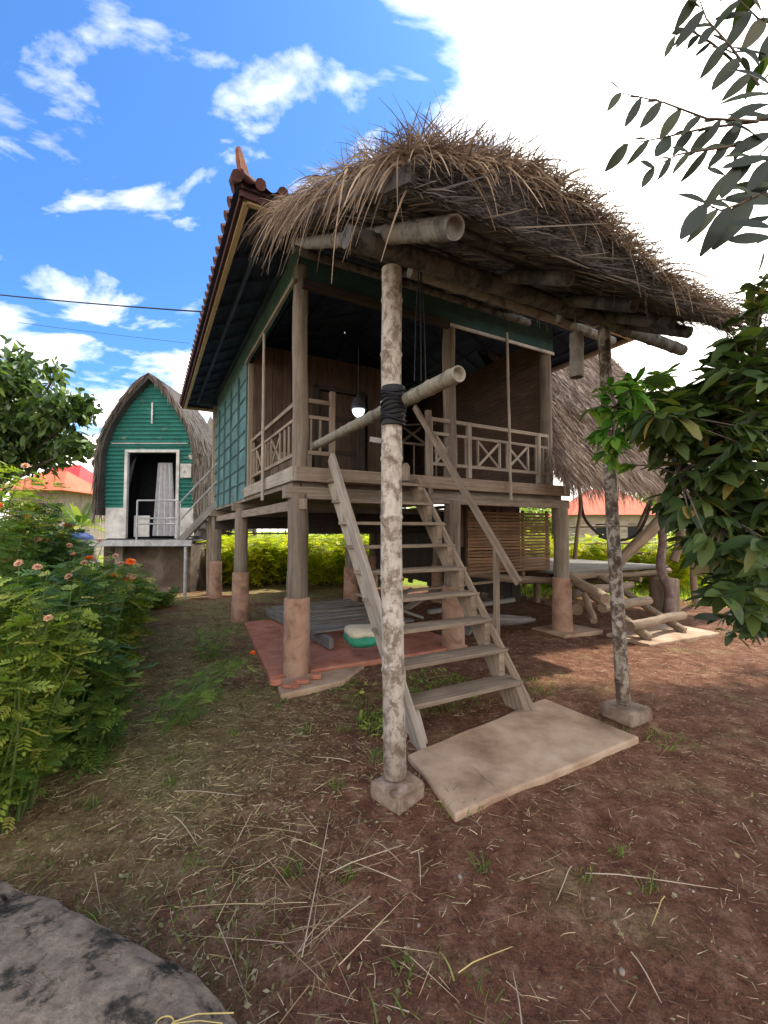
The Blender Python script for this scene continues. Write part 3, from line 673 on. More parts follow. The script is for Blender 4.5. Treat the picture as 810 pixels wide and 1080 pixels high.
for k in range(n):
    t,z=sp(k); b=MB(); j=lambda a:random.uniform(-a,a)
    b.hexa([H(.30+j(.02),t-.125+j(.008),z-.033),H(1.50+j(.02),t-.125+j(.008),z-.033),H(1.50,t+.10,z-.033),H(.30,t+.10,z-.033),
            H(.30+j(.01),t-.125+j(.008),z+j(.004)),H(1.50+j(.01),t-.125+j(.008),z+j(.004)),H(1.50,t+.10,z+j(.004)),H(.30,t+.10,z+j(.004))])
    b.build('tread',M['step'],st,bevel=.006)
b=MB(); b.beam(H(1.50,-1.74,1.08),H(1.50,-.02,3.12),.035,.075,V); b.build('handrail',M['step'],st,bevel=.006)
b=MB(); b.beam(H(1.53,-1.42,.42),H(1.53,-1.42,1.47),.045,.05,V); b.build('rail_post',M['step'],st,bevel=.006)
b=MB(); b.tube([H(1.32,-.1,2.16),H(1.32,-.1,2.34),H(1.32,-.1,2.38)],[.05,.05,.02],14); b.build('stair_knob',M['step'],st,True)

# slabs
def slab(pts,z0,z1,mat,name,label,cat,bev=.012,sub=True):
    b=MB(); n=0; out=[]
    for i in range(len(pts)):
        a=Vector((*pts[i],0)); c=Vector((*pts[(i+1)%len(pts)],0)); L=(c-a).length; k=max(1,int(L/.07)); nn=Vector((-(c-a).y,(c-a).x,0)).normalized()
        for q in range(k):
            p=a.lerp(c,q/k); out.append(p+nn*(.008*mnoise.noise((p.x*6,p.y*6,z1*9))+.016*mnoise.noise((p.x*1.7,p.y*1.7,3))+.02*max(0,mnoise.noise((p.x*4,p.y*4,8))-.25)))
    m=len(out); b.add([(p.x,p.y,z0) for p in out]+[(p.x,p.y,z1) for p in out],[tuple(range(m))[::-1],tuple(range(m,2*m))]+[(i,(i+1)%m,(i+1)%m+m,i+m) for i in range(m)])
    o=b.build(name,mat,None,bevel=bev); return tag(o,label,cat)
slab([(.16,3.02),(.385,2.40),(1.90,3.28),(1.47,4.02)],-.05,.022,M['slab'],'concrete_slab','pale tan concrete slab at the foot of the wooden stairs','slab')
def hp(s,t): q=H(s,t,0); return (q.x,q.y)
slab([hp(-.3,-.05),hp(2.3,-.05),hp(2.3,2.85),hp(.0,2.85)],-.05,.05,M['redpad'],'red_pad','red concrete pad on the ground under the veranda','slab')
slab([hp(-.32,-.55),hp(.35,-.48),hp(.75,-.12),hp(-.25,-.1)],-.05,.035,M['slab'],'stone_apron','broken tan concrete piece in front of the corner post','slab')
slab([hp(3.95,-.25),hp(4.75,-.3),hp(4.7,.35),hp(3.9,.35)],-.05,.03,M['slab'],'concrete_pad','thin concrete pad around the right corner post','slab')
slab([hp(4.5,-1.15),hp(6.1,-1.25),hp(6.2,-.5),hp(4.6,-.45)],-.05,.03,M['slab'],'landing_slab','low concrete slab at the foot of the log steps','slab')
for i,(s,t,r) in enumerate([(-.18,-.42,.08),(-.06,-.36,.07),(.1,-.3,.06),(-.3,-.28,.06)]):
    b=MB(); c=H(s,t,.04); pts=[c+Vector((r*math.cos(a+i)*(1+.9*mnoise.noise((a*1.7,i*3.3,0))),r*.6*math.sin(a+i)*(1+.9*mnoise.noise((a*1.3,i*2.1,4))),0)) for a in [k*math.pi/5 for k in range(10)]]
    b.add([tuple(p) for p in pts]+[tuple(p+Vector((0,0,.025+.01*i))) for p in pts],[tuple(range(10))[::-1],tuple(range(10,20))]+[(k,(k+1)%10,(k+1)%10+10,k+10) for k in range(10)])
    tag(b.build('broken_brick',M['redpad'],None,bevel=.006),['largest flat red brick chip by the corner post','second red brick chip right of the largest one','rightmost small brick chip near the corner post','leftmost small brick chip near the corner post'][i],'brick','brick chips by the corner post')

# ------------------------------------------------------------------ lamp and small things on the veranda
lp=P(378,432,6.0)
lamp=thing('hanging_lamp',lp,'round dark pendant lamp with lit white bowl inside the veranda','lamp')
b=MB(); b.tube([lp+Vector((0,0,z)) for z in (.0,.06,.12,.17,.2)],[.115,.11,.085,.045,.02],20); b.build('lamp_hood',M['glass'],lamp,True)
b=MB(); b.tube([lp+Vector((0,0,.2)),lp+Vector((0,0,.9))],.006,6); b.build('cord',M['rope'],lamp)
m,nt,bb=newmat('lit_bowl'); bb.inputs['Emission Color'].default_value=(.85,.95,1,1); bb.inputs['Emission Strength'].default_value=1.6; bb.inputs['Base Color'].default_value=(.8,.8,.8,1)
b=MB(); b.tube([lp+Vector((0,0,z)) for z in (-.005,-.05,-.09,-.115)],[.09,.08,.05,.01],18); b.build('lamp_bowl',m,lamp,True)
o=MB().beam(P(390,463,5.9),P(402,465,5.9),.006,.07).build('paper_notice',M['white'],None); tag(o,'small white paper notice on the inner wall below the lamp','notice')
# ------------------------------------------------------------------ things under the house
pal=thing('timber_frame',H(1.0,1.5,.05),'low dark timber frame of planks lying under the veranda','timber frame')
b=MB(); b.beam(H(.62,.55,.14),H(.42,3.0,.16),.07,.14); b.build('frame_beam',M['greyplank'],pal,bevel=.008)
b=MB(); b.beam(H(1.9,.9,.14),H(1.75,3.1,.16),.07,.14); b.build('frame_beam',M['greyplank'],pal,bevel=.008)
for k in range(9):
    b=MB(); t=.85+k*.25; b.beam(H(.45,t,.235+.02*random.random()),H(1.95,t+.1*random.uniform(-1,1),.235+.03*random.random()),.15,.025); b.build('plank',M['greyplank'],pal,bevel=.003)
def sack(c,L,W,Ht,ang):
    vs=[];fs=[];nu,nv=20,12
    for i in range(nu+1):
        for j in range(nv):
            k=i/nu*2-1; a=2*math.pi*j/nv; e=(max(0,1-abs(k)**3.2))**.5
            x=k*L/2; y=math.copysign(abs(math.cos(a))**.7,math.cos(a))*W/2*e; z=math.copysign(abs(math.sin(a))**.7,math.sin(a))*Ht/2*e
            d=.018*mnoise.noise((x*7,y*9,z*9))
            vs.append(Vector((x*math.cos(ang)-y*math.sin(ang),x*math.sin(ang)+y*math.cos(ang),z+d+Ht/2))+c)
    for i in range(nu):
        for j in range(nv): fs.append((i*nv+j,i*nv+(j+1)%nv,(i+1)*nv+(j+1)%nv,(i+1)*nv+j))
    return vs,fs
o=P(380,652,4.95); c=Vector((o.x,o.y,.26))
vs,fs=sack(c,.62,.34,.17,1.9); b=MB(); b.add(vs,fs); sk=b.build('grain_sack',M['sackg'],None,True); tag(sk,'green sack with cream end lying on the timber frame','sack')
vs,fs=sack(c+Vector((.01,-.02,.10)),.5,.36,.12,1.9); b=MB(); b.add(vs,fs); b.build('cream_flap',M['sackw'],sk,True)
# plank heap to the right of the stairs
for i,(a,c_,w,h,mt,lab) in enumerate([(H(2.5,.3,.1),H(4.0,1.6,.22),.2,.04,'greyplank','wide grey board lying lowest in the heap under the house'),
    (H(2.4,1.0,.3),H(3.9,.7,.42),.09,.06,'greyplank','grey squared timber laid across the board heap'),(H(2.3,1.6,.55),H(3.95,.9,.72),.10,.04,'log','tan plank topmost on the heap under the house'),
    (H(2.55,1.9,.2),H(3.9,2.2,.62),.16,.03,'wood','tilted brown board at the back of the heap'),(H(2.9,.2,.28),H(3.2,2.0,.34),.13,.035,'wood','short board pointing outward from the heap'),
    (H(1.3,.9,.3),H(2.4,1.5,.6),.05,.04,'greyplank','thin grey batten propped behind the stairs rising right'),(H(1.3,1.3,.62),H(2.3,1.0,.22),.05,.04,'greyplank','thin grey batten propped behind the stairs falling right')]):
    b=MB(); b.beam(a,c_,w,h); tag(b.build('board',M[mt],None,bevel=.004),lab,'board','boards heaped under the house')
b=MB(); b.log(H(3.0,1.3,.85),H(4.6,.55,.70),.075,.06,12,.03,4); tag(b.build('log',M['log'],None,True),'thick pale log leaning behind the right corner post','log')
# trough (dugout)
tr=MB(); vs=[];fs=[]; a=H(2.5,.55,.32); d=(H(3.75,.15,.2)-a)
for i in range(13):
    k=i/12; w=.17*math.sin(math.pi*(.12+.76*k)); c=a+d*k; up=Vector((0,0,1)); sd=d.cross(up).normalized()
    for q in range(9): an=math.pi*(q/8); vs.append(c+sd*w*math.cos(an)-up*w*.9*math.sin(an)+up*.03)
    for q in range(9): an=math.pi*(1-q/8); vs.append(c+sd*w*.8*math.cos(an)-up*w*.68*math.sin(an)+up*.03)
for i in range(12):
    for q in range(18): fs.append((i*18+q,i*18+(q+1)%18,(i+1)*18+(q+1)%18,(i+1)*18+q))
fs+= [tuple(range(9)),tuple(12*18+q for q in range(9))[::-1]]
tr.add(vs,fs); tag(tr.build('wooden_trough',M['greyplank'],None,True),'grey hollowed wooden trough right of the stairs under the house','trough')

# ------------------------------------------------------------------ side hut with thatched slope, deck
hut=thing('thatched_hut',H(6,1,0),'open hut right of the house with big brown thatched roof slope','hut')
HS0,HS1=4.02,9.0
def hz(t): return 2.36+1.4*(t+.35)
parts=[]; b=MB(); vs=[];uv=[];fs=[]
ns_,nt2=40,20
for i in range(ns_+1):
    for j in range(nt2+1):
        s=HS0+(HS1-HS0)*i/ns_; t=-.35+2.6*j/nt2; vs.append(H(s,t,hz(t)+.04*mnoise.noise((s*2,t*2,1)))); uv.append((t,s))
for i in range(ns_):
    for j in range(nt2): a=i*(nt2+1)+j; fs.append((a,a+nt2+1,a+nt2+2,a+1))
k=len(vs); vs+= [Vector(v)-Vector((0,0,.12))+V*.09 for v in vs]; uv+=uv; fs+=[tuple(q+k for q in f[::-1]) for f in fs]
# back slope
b.add(vs,fs,uv); b.add([H(HS0,2.25,hz(2.25)),H(HS1,2.25,hz(2.25)),H(HS1,4.9,2.4),H(HS0,4.9,2.4)],[(0,1,2,3)]); 
hb=b.build('thatch_roof',M['thatchbed'],hut)
n=20000; t=rng.uniform(-.42,2.25,n); s=np.where(t<-.06,3.84,4.05)+rng.random(n)*(HS1-4)
parts.append(strands(Hn(s,t,hz(t)+.05+nz(n,.02)),Hd(nz(n,.13),-1+nz(n,.1),-1.4+nz(n,.18)),rng.uniform(.15,.35,n),rng.uniform(.007,.014,n),.05))
n=2600; s=rng.uniform(3.82,HS1,n); t=-.35+nz(n,.05)
parts.append(strands(Hn(s,t,hz(t)+nz(n,.04)),Hd(nz(n,.2),-.4+nz(n,.25),-1),rng.uniform(.12,.34,n),rng.uniform(.006,.012,n),.2))
n=500; s=3.86+nz(n,.03); t=rng.uniform(-.42,-.1,n)
parts.append(strands(Hn(s,t,hz(t)+nz(n,.04)),Hd(-.5+nz(n,.2),-.4+nz(n,.25),-.8),rng.uniform(.1,.25,n),rng.uniform(.006,.012,n),.2))
link('roof_straw',*merge(parts),M['thatchpink'],hb)
dk=MB(); t=.3
while t<4.2: dk.hbox(4.62,7.7,t,t+.10,.82+.01*random.random(),.865+.006*random.random()); t+=.115
dk.build('deck_boards',M['greyplank'],hut,bevel=.004)
b=MB()
for t in (.34,1.4,2.4,3.4): b.log(H(4.5,t,.76),H(7.8,t,.75),.055,.05,10,.02,int(t*10))
for s in (4.9,5.7,6.6,7.4): b.log(H(s,.2,.65),H(s,4.2,.65),.05,.05,10,.02,int(s*10))
b.build('deck_joist',M['log'],hut,True)
for (s,t,z,r) in ((4.75,.5,.6,.07),(7.5,.5,.6,.07),(4.75,3.9,.6,.07),(7.5,3.9,.6,.07),(6.1,2.2,.6,.07)):
    b=MB(); b.log(H(s,t,-.02),H(s,t,z),r,r,10,.01,int(s*3+t)); b.build('deck_leg',M['log'],hut,True)
for (s,t) in ((8.7,.3),(8.7,3.9),(4.6,4.1)):
    b=MB(); b.log(H(s,t,-.02),H(s,t,2.6),.07,.06,10,.03,int(s*3+t)); b.build('hut_post',M['log'],hut,True)
def curvy(name,pts,r0,r1,mat,parent):
    b=MB(); pts=[Vector(p) for p in pts]; out=[]
    for i in range(len(pts)-1):
        p0=pts[max(0,i-1)];p1=pts[i];p2=pts[i+1];p3=pts[min(len(pts)-1,i+2)]
        for k in range(6):
            u=k/6; out.append(.5*((2*p1)+(p2-p0)*u+(2*p0-5*p1+4*p2-p3)*u*u+(3*p1-p0-3*p2+p3)*u**3))
    out.append(pts[-1]); n=len(out)
    b.tube(out,[r0+(r1-r0)*i/(n-1)+.08*r0*mnoise.noise((i*.6,r0*50,0)) for i in range(n)],10); return b.build(name,mat,parent,True)
M['twig']=mottled('purple_bark',[(.3,(.09,.06,.055)),(.6,(.21,.155,.14)),(.8,(.35,.28,.25))],8,.9,.8)
curvy('crooked_post',[P(703,652,7.5),P(706,625,7.5),P(697,600,7.5),P(699,570,7.5),P(696,545,7.5),P(700,505,7.5)],.085,.06,M['twig'],hut)
curvy('crooked_brace',[P(648,598,7.3),P(665,580,7.3),P(684,562,7.3),P(700,545,7.4),P(712,535,7.5)],.09,.10,M['log'],hut)
curvy('crooked_brace',[P(710,592,7.9),P(716,575,7.9),P(719,555,7.9),P(713,540,7.9)],.08,.05,M['log'],hut)
curvy('thin_branch',[P(612,522,7.6),P(616,545,7.6),P(628,560,7.6),P(645,570,7.6),P(668,566,7.6),P(680,550,7.6),P(688,525,7.6)],.025,.025,M['dark'],hut)
curvy('thin_branch',[P(606,590,7.4),P(609,560,7.4),P(612,535,7.4),P(610,505,7.4)],.035,.025,M['log'],hut)
curvy('thin_branch',[P(655,600,9.5),P(652,560,9.5),P(648,520,9.5),P(644,500,9.5)],.035,.025,M['log'],hut)
curvy('thin_branch',[P(672,560,8.5),P(680,540,8.5),P(690,518,8.5),P(694,506,8.5)],.035,.025,M['log'],hut)
b=MB(); b.bamboo(P(600,574,11.5),P(720,572,11.5),.035,.03,.3,.02,seed=3); b.bamboo(P(600,580,11.3),P(725,586,11.3),.035,.03,.3,.02,seed=4); b.bamboo(P(600,556,11.4),P(690,554,11.4),.03,.03,.3,.02,seed=5); b.build('deck_rail',M['log'],hut,True)
# log stairs
ls=thing('log_steps',H(5.2,-.5,0),'rough steps of round logs leading up to the hut deck','steps')
for (s0,s1,t,z,r) in ((4.5,5.95,-.88,.22,.07),(4.45,5.7,-.50,.42,.075),(4.6,5.8,-.15,.62,.065),):
    b=MB(); b.log(H(s0,t,z),H(s1,t+.05,z+.01),r,r*.9,14,.02,int(s0*20+z*9)); b.build('step_log',M['log'],ls,True)
for (a,c_,r) in ((H(4.75,-1.0,.05),H(4.75,.25,.75),.065),(H(5.65,-1.0,.05),H(5.5,.25,.75),.06)):
    b=MB(); b.log(a,c_,r,r*.9,14,.02,int(r*900)); b.build('side_log',M['log'],ls,True)
for i,(a,c_,r,lab) in enumerate([(H(4.15,-.75,.62),H(4.4,.25,.92),.07,'short log with round cut end leaning on the deck edge'),(H(4.35,-.15,.35),H(4.75,.3,.3),.09,'thick low log under the deck corner'),
      (H(4.2,.1,.52),H(5.1,.3,.52),.07,'log stacked beneath the deck front edge'),(H(4.3,.2,.70),H(4.9,.25,.68),.065,'upper log stacked right beneath the deck boards'),(H(4.25,-.5,.25),H(4.6,-.1,.55),.05,'thin slanting log beside the log steps')]):
    b=MB(); b.log(a,c_,r,r,14,.015,i+50); tag(b.build('log',M['log'],None,True),lab,'log','logs stacked at the deck corner')
b=MB(); q=P(704,642,8.2); b.beam((q.x,q.y,-.02),(q.x,q.y,.66),.32,.3); tag(b.build('tree_stump',M['log'],None,bevel=.03),'squared wooden stump standing right of the log steps','stump')

# ------------------------------------------------------------------ small arched hut on the left
HX,HY=-5.97,11.0
sh=thing('arched_hut',(HX,HY,0),'small green arched hut with doorway and curtain on raised plinth','hut')
arch=[(1.16,2.13),(1.16,3.0),(1.15,3.5),(1.06,3.9),(.93,4.22),(.76,4.52),(.56,4.82),(.35,5.08),(.14,5.30),(.0,5.44)]
def aw_(z):
    for (w0,z0),(w1,z1) in zip(arch,arch[1:]):
        if z<=z1: return w0+(w1-w0)*(z-z0)/(z1-z0) if z>=z0 else w0
    return 0
b=MB(); z=2.13; per=.105
def rowquad(x0,x1,z,z2,y0,y2):
    b.add([(x0,y0,z),(x1,y0,z),(x1,y2,z2),(x0,y2,z2)],[(0,1,2,3)],[(x0,z),(x1,z),(x1,z2),(x0,z2)])
dz=per/6
while z<5.4:
    z2=min(z+dz,5.41); f0=.022*math.cos(2*math.pi*z/per); f1=.022*math.cos(2*math.pi*z2/per)
    w0=aw_(z)
    if z<3.58: rowquad(HX-w0,HX-.60,z,z2,HY+f0,HY+f1); rowquad(HX+.70,HX+w0,z,z2,HY+f0,HY+f1)
    else: rowquad(HX-w0,HX+w0,z,z2,HY+f0,HY+f1)
    z=z2
b.build('corrugated_wall',M['green_metal'],sh,True)
for q0,q1 in ((-1.12,-.67),(.75,1.12)): b=MB(); b.box(HX+q0,HX+q1,HY-.03,HY+.03,1.36,2.14); b.build('lower_wall',M['white'],sh,bevel=.004)
b=MB(); b.box(HX-.66,HX-.58,HY-.05,HY+.04,1.36,3.56); b.box(HX+.66,HX+.74,HY-.05,HY+.04,1.36,3.56); b.box(HX-.66,HX+.74,HY-.052,HY+.04,3.56,3.63); b.build('door_frame',M['white'],sh,bevel=.005)
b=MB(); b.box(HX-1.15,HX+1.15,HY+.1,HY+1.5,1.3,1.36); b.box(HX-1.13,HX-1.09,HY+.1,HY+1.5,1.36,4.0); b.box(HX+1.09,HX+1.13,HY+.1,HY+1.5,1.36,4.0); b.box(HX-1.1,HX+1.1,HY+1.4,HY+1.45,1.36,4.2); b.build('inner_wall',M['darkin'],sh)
b=MB(); vs=[];fs=[]
for i in range(41):
    x=HX-.12+.62*i/40; y=HY+.35+.045*math.sin(i*1.1)+.02*math.sin(i*2.7)
    vs+=[(x,y,1.42),(x*.6+(HX+.16)*.4,y,3.35)]
for i in range(40): fs.append((2*i,2*i+2,2*i+3,2*i+1))
b.add(vs,fs); b.build('curtain',M['fabric'],sh,True)
b=MB(); b.box(HX-.55,HX-.15,HY+.25,HY+.28,1.4,1.95); b.build('inner_panel',M['white'],sh)
b=MB(); b.box(HX+.80,HX+1.08,HY-.11,HY-.03,2.90,3.26); mt=b.build('meter_box',M['white'],sh,bevel=.01)
b=MB(); b.tube([(HX+.89,HY-.115,3.06),(HX+.89,HY-.14,3.06)],.025,10); b.build('box_knob',M['metal'],mt)
b=MB(); b.tube([(HX+1.1,HY-.12,3.46),(HX+1.1,HY-.12,3.36)],[.09,.05],12); b.tube([(HX+1.12,HY-.03,3.44),(HX+1.1,HY-.12,3.46)],.015,8); b.build('wall_light',M['white'],sh,True)
b=MB(); b.box(HX-.0,HX+.035,HY-.06,HY-.03,4.3,4.85); b.build('gable_strip',M['white'],sh)
b=MB(); b.box(HX-1.0,HX+.95,HY-.055,HY-.03,3.78,3.80); b.build('gable_seam',M['white'],sh)
b=MB(); b.box(HX-1.1,HX+1.1,HY-.1,HY+1.4,-.05,1.22); b.build('plinth',M['plinth'],sh,bevel=.02)
b=MB(); b.box(HX-.75,HX-.55,HY-.2,HY-.1,-.05,1.2); b.build('plinth_pier',M['conc'],sh,bevel=.01)
b=MB(); x=HX-1.32
while x<HX+1.36: b.box(x,x+.14,HY-.72,HY-.02,1.30,1.34); x+=.15
b.build('platform_boards',M['greyplank'],sh,bevel=.003)
b=MB(); b.box(HX-1.33,HX+1.42,HY-.78,HY-.73,1.19,1.33); b.build('platform_edge',M['metal'],sh,bevel=.004)
for x in (HX-1.2,HX+1.25): b=MB(); b.tube([(x,HY-.7,-.02),(x,HY-.7,1.2)],.04,8); b.build('platform_leg',M['metal'],sh,True)
b=MB(); a=P(144,568,HY-.7).x; c=P(187,568,HY-.7).x
for x in (a,c): b.tube([(x,HY-.7,1.34),(x,HY-.7,2.28)],.022,8)
for z in (2.28,1.85,1.72): b.tube([(a,HY-.7,z),(c,HY-.7,z)],.02,8)
b.build('platform_railing',M['metal'],sh,True)
# thatch shell
outer=[(w+.10 if i<9 else 0,z+.02+.012*i) for i,(w,z) in enumerate(arch)]; outer=[(1.27,1.95),(1.26,2.6)]+[(w-.01,z) for w,z in outer[1:9]]+[(0,5.56)]
inner=[(1.2,1.95),(1.2,2.6)]+[(max(w,0),z-.03) for w,z in arch[1:9]]+[(0,5.42)]
def full(pr): return [(-w,z) for w,z in pr]+[(w,z) for w,z in pr[::-1][1:]]
FO,FI=full(outer),full(inner); m=len(FO); b=MB(); vs=[]
for y in (HY-.22,HY+1.5): vs+= [(HX+x,y,z) for x,z in FO]+[(HX+x,y,z) for x,z in FI]
fs=[]
for i in range(m-1): fs+=[(i,i+1,i+1+2*m,i+2*m),(m+i,m+i+2*m,m+i+1+2*m,m+i+1),(i,i+m,i+m+1,i+1),(i+2*m,i+1+2*m,i+m+1+2*m,i+m+2*m)]
b.add(vs,fs,[(p[1],p[2]) for p in vs]); tb=b.build('thatch_shell',M['thatchbed'],sh)
pl_=[];dr_=[]
for k in range(3600):
    u=random.random()*(m-1); i=int(u); fr=u-i; x=FO[i][0]*(1-fr)+FO[i+1][0]*fr; z=FO[i][1]*(1-fr)+FO[i+1][1]*fr
    sg=1 if x>0 else -1; front=random.random()<.35
    y=HY-.22 if front else HY-.22+random.random()*1.7
    tx,tz=(FO[i+1][0]-FO[i][0]),(FO[i+1][1]-FO[i][1]); l=math.hypot(tx,tz)+1e-6; tx/=l;tz/=l
    if tz>0: tx,tz=-tx,-tz
    pl_.append((HX+x,y,z)); dr_.append((tx+random.gauss(0,.15),(-.35 if front else -.05)+random.gauss(0,.15),tz-.3+random.gauss(0,.1)))
M['oldthatch']=strandmat('grey_thatch_strands',[(0,(.09,.07,.06)),(.5,(.20,.165,.135)),(1,(.34,.29,.24))],.1)
link('thatch_fringe',*strands(np.array(pl_),np.array(dr_),rng.uniform(.15,.4,len(pl_)),rng.uniform(.012,.025,len(pl_)),.3),M['oldthatch'],tb)
# link stairs between the hut and the house
lk=thing('link_stairs',(-4.7,10.4,0),'short grey stairs with pipe handrails joining the green hut to the house','stairs')
a=P(189,572,10.35); c=P(229,530,10.2)
b=MB(); b.beam(a,c,.05,.16); b.beam(a+Vector((.05,.6,0)),c+Vector((.0,.5,0)),.05,.16); b.build('stringer',M['greyplank'],lk,bevel=.004)
for k in range(5):
    q=a.lerp(c,(k+.5)/5); b=MB(); b.beam(q+Vector((0,0,.04)),q+Vector((.02,.58,.04)),.2,.03); b.build('tread',M['greyplank'],lk)
b=MB(); up=Vector((0,0,.95)); b.tube([a+up,c+up],.02,8); b.tube([a+up*.55,c+up*.55],.018,8); b.tube([a,a+up],.02,8); b.build('handrail',M['metal'],lk,True)
b=MB(); b.tube([P(222,628,10.6),P(222,535,10.6)],.10,12); b.build('support_post',M['post'],lk,True)
# shed roof behind
sd_=thing('thatched_shed',(-5.0,15.5,0),'grey thatched shed peeking between the green hut and the house','shed')
b=MB(); a=[P(196,500,15),P(222,438,15),P(250,500,15)]; bk=[p+Vector((-1.5,4,0)) for p in a]
b.add(a+bk,[(0,1,4,3),(1,2,5,4),(0,2,1)]); b.build('thatch_roof',M['oldthatch'],sd_)
b=MB(); b.box(-7.0,-5.3,15.1,18,-.02,3.6); b.build('wall',M['dark'],sd_)

# ------------------------------------------------------------------ village houses, tank, cables
def farhouse(x0,x1,y0,y1,zw,zr,wall,roof,label,ridge_x=True):
    r=thing('village_house',((x0+x1)/2,(y0+y1)/2,0),label,'house','red roofed village houses')
    b=MB(); b.box(x0,x1,y0,y1,-.02,zw)
    o=b.build('wall',wall,r)
    b=MB(); ov=.5
    ym=(y0+y1)/2; xm=(x0+x1)/2
    if ridge_x:
        A=[(x0-ov,y0-ov,zw-.15),(x1+ov,y0-ov,zw-.15),(x1+ov,y1+ov,zw-.15),(x0-ov,y1+ov,zw-.15),(x0+ (x1-x0)*.3,ym,zr),(x1-(x1-x0)*.3,ym,zr)]
        b.add(A,[(0,1,5,4),(2,3,4,5),(1,2,5),(3,0,4),(0,3,2,1)])
    else:
        A=[(x0-ov,y0-ov,zw-.15),(x1+ov,y0-ov,zw-.15),(x1+ov,y1+ov,zw-.15),(x0-ov,y1+ov,zw-.15),(xm,y0-ov,zr),(xm,y1+ov,zr)]
        b.add(A,[(1,2,5,4),(3,0,4,5),(0,1,4),(2,3,5),(0,3,2,1)])
    b.build('roof',roof,r)
    for k in range(2):
        b=MB(); xx=x0+(x1-x0)*(.25+.4*k); b.box(xx,xx+.9,y0-.04,y0+.02,zw-1.6,zw-.7); b.build('window',M['darkin'],r)
M['planks']=wood('village_planks',(.2,.16,.14),(.34,.28,.25),(.42,.36,.33),sc_=(.5,3,1))
a=P(62,540,24)
farhouse(-21.6,-18.0,25,29,4.0,5.7,M['planks'],M['redroof'],'farther wooden village house with bright red roof at the left edge')
farhouse(-16.9,-14.6,19.4,22,3.5,4.45,M['planks'],M['orangeroof'],'nearer plank village house with orange roof beside the green hut')
farhouse(12.0,17.0,27,30,2.7,4.3,M['planks'],M['orangeroof'],'pale house with orange roof seen beneath the thatched hut at right')
tk=P(83,548,12.5)
tnk=thing('water_tank',(tk.x,tk.y,0),'blue plastic water tank left of the green hut','tank')
b=MB(); b.tube([(tk.x,tk.y,z) for z in (.7,.73,.9,.92,1.15,1.17,1.4,1.5)],[.36,.38,.38,.4,.38,.4,.37,.2],20); b.build('tank_body',M['blue'],tnk,True)
b=MB(); b.box(tk.x-.4,tk.x+.4,tk.y-.4,tk.y+.4,.62,.7)
for x in (-.35,.35):
    for y in (-.35,.35): b.box(tk.x+x-.03,tk.x+x+.03,tk.y+y-.03,tk.y+y+.03,-.02,.62)
b.build('tank_stand',M['metal'],tnk)
def cable(a,c,r,lab):
    b=MB(); a=Vector(a);c=Vector(c); pts=[a.lerp(c,k/16)-Vector((0,0,(.25)*4*(k/16)*(1-k/16))) for k in range(17)]
    b.tube(pts,r,6); tag(b.build('power_cable',M['rope'],None,True),lab,'cable','cables crossing the left sky')
cable(P(-260,272,16),P(232,330,9.6),.017,'thick black cable crossing the sky left of the house')
cable(P(-300,290,22),P(200,362,30),.012,'thin lower cable crossing the sky beneath the thick one')

# ------------------------------------------------------------------ rock
def rockmat():
    m,nt,b=newmat('lichen_rock'); g=noisen(nt,geo(nt),5.5,10,.72,.2); g2=noisen(nt,geo(nt),26,9,.75); vo=N(nt,'ShaderNodeTexVoronoi',feature='DISTANCE_TO_EDGE'); vo.inputs['Scale'].default_value=1.7
    dv=noisen(nt,geo(nt),3,5); av=N(nt,'ShaderNodeVectorMath',operation='ADD'); nt.links.new(geo(nt),av.inputs[0]); nt.links.new(dv.outputs[1],av.inputs[1]); nt.links.new(av.outputs[0],vo.inputs[0])
    r=ramp(nt,[(.36,(.05,.045,.037)),(.43,(.14,.12,.093)),(.48,(.44,.34,.25)),(.66,(.66,.53,.41))],g.outputs[0])
    r2=ramp(nt,[(.3,(.5,.5,.5)),(.6,(1.1,1.1,1.1))],g2.outputs[0]); cr=ramp(nt,[(0,(.5,.5,.5)),(.006,(1,1,1))],vo.outputs[0])
    c=mix(nt,1.0,r.outputs[0],r2.outputs[0],'MULTIPLY'); c=mix(nt,.8,c,cr.outputs[0],'MULTIPLY'); nt.links.new(c,b.inputs['Base Color']); b.inputs['Roughness'].default_value=.95
    ad=N(nt,'ShaderNodeMath',operation='MULTIPLY'); nt.links.new(g2.outputs[0],ad.inputs[0]); nt.links.new(cr.outputs[0],ad.inputs[1]); bump(nt,b,ad.outputs[0],1.0,.05); return m
boulder=tag(rock((-1.15,1.03,.02),.90,.60,.23,-.42,rockmat(),'boulder',3.3,6,.62),'big flat grey lichen stained boulder in the bottom left foreground','boulder')
def rz(x,y): return max([v.co.z+boulder.location.z for v in boulder.data.vertices if abs(v.co.x+boulder.location.x-x)<.03 and abs(v.co.y+boulder.location.y-y)<.03] or [.02])
b=MB(); c=Vector((-.50,1.12,0)); c.x,c.y=min(((-.9+.02*i,.8+.02*j) for i in range(30) for j in range(30)),key=lambda q:(lambda z:((405+455*q[0]/q[1])-188)**2+((560+455*(1.55-z)/q[1])-1058)**2)(rz(*q))); c.z=rz(c.x,c.y)+.008
pts=[c+Vector((.022*math.cos(a),.014*math.sin(a),.004)) for a in [k*math.pi/8 for k in range(17)]]; b.tube(pts,.0022,5)
b.tube([c+Vector((.02,0,.003)),c+Vector((.08,.012,.012)),c+Vector((.17,.035,-.01))],.002,5)
b.tube([c+Vector((.02,-.003,.003)),c+Vector((.09,.0,.008)),c+Vector((.15,.01,-.01))],.0015,5)
tag(b.build('straw_loop',M['strawloop'],None,True),'looped yellow straw lying on the foreground boulder','straw')
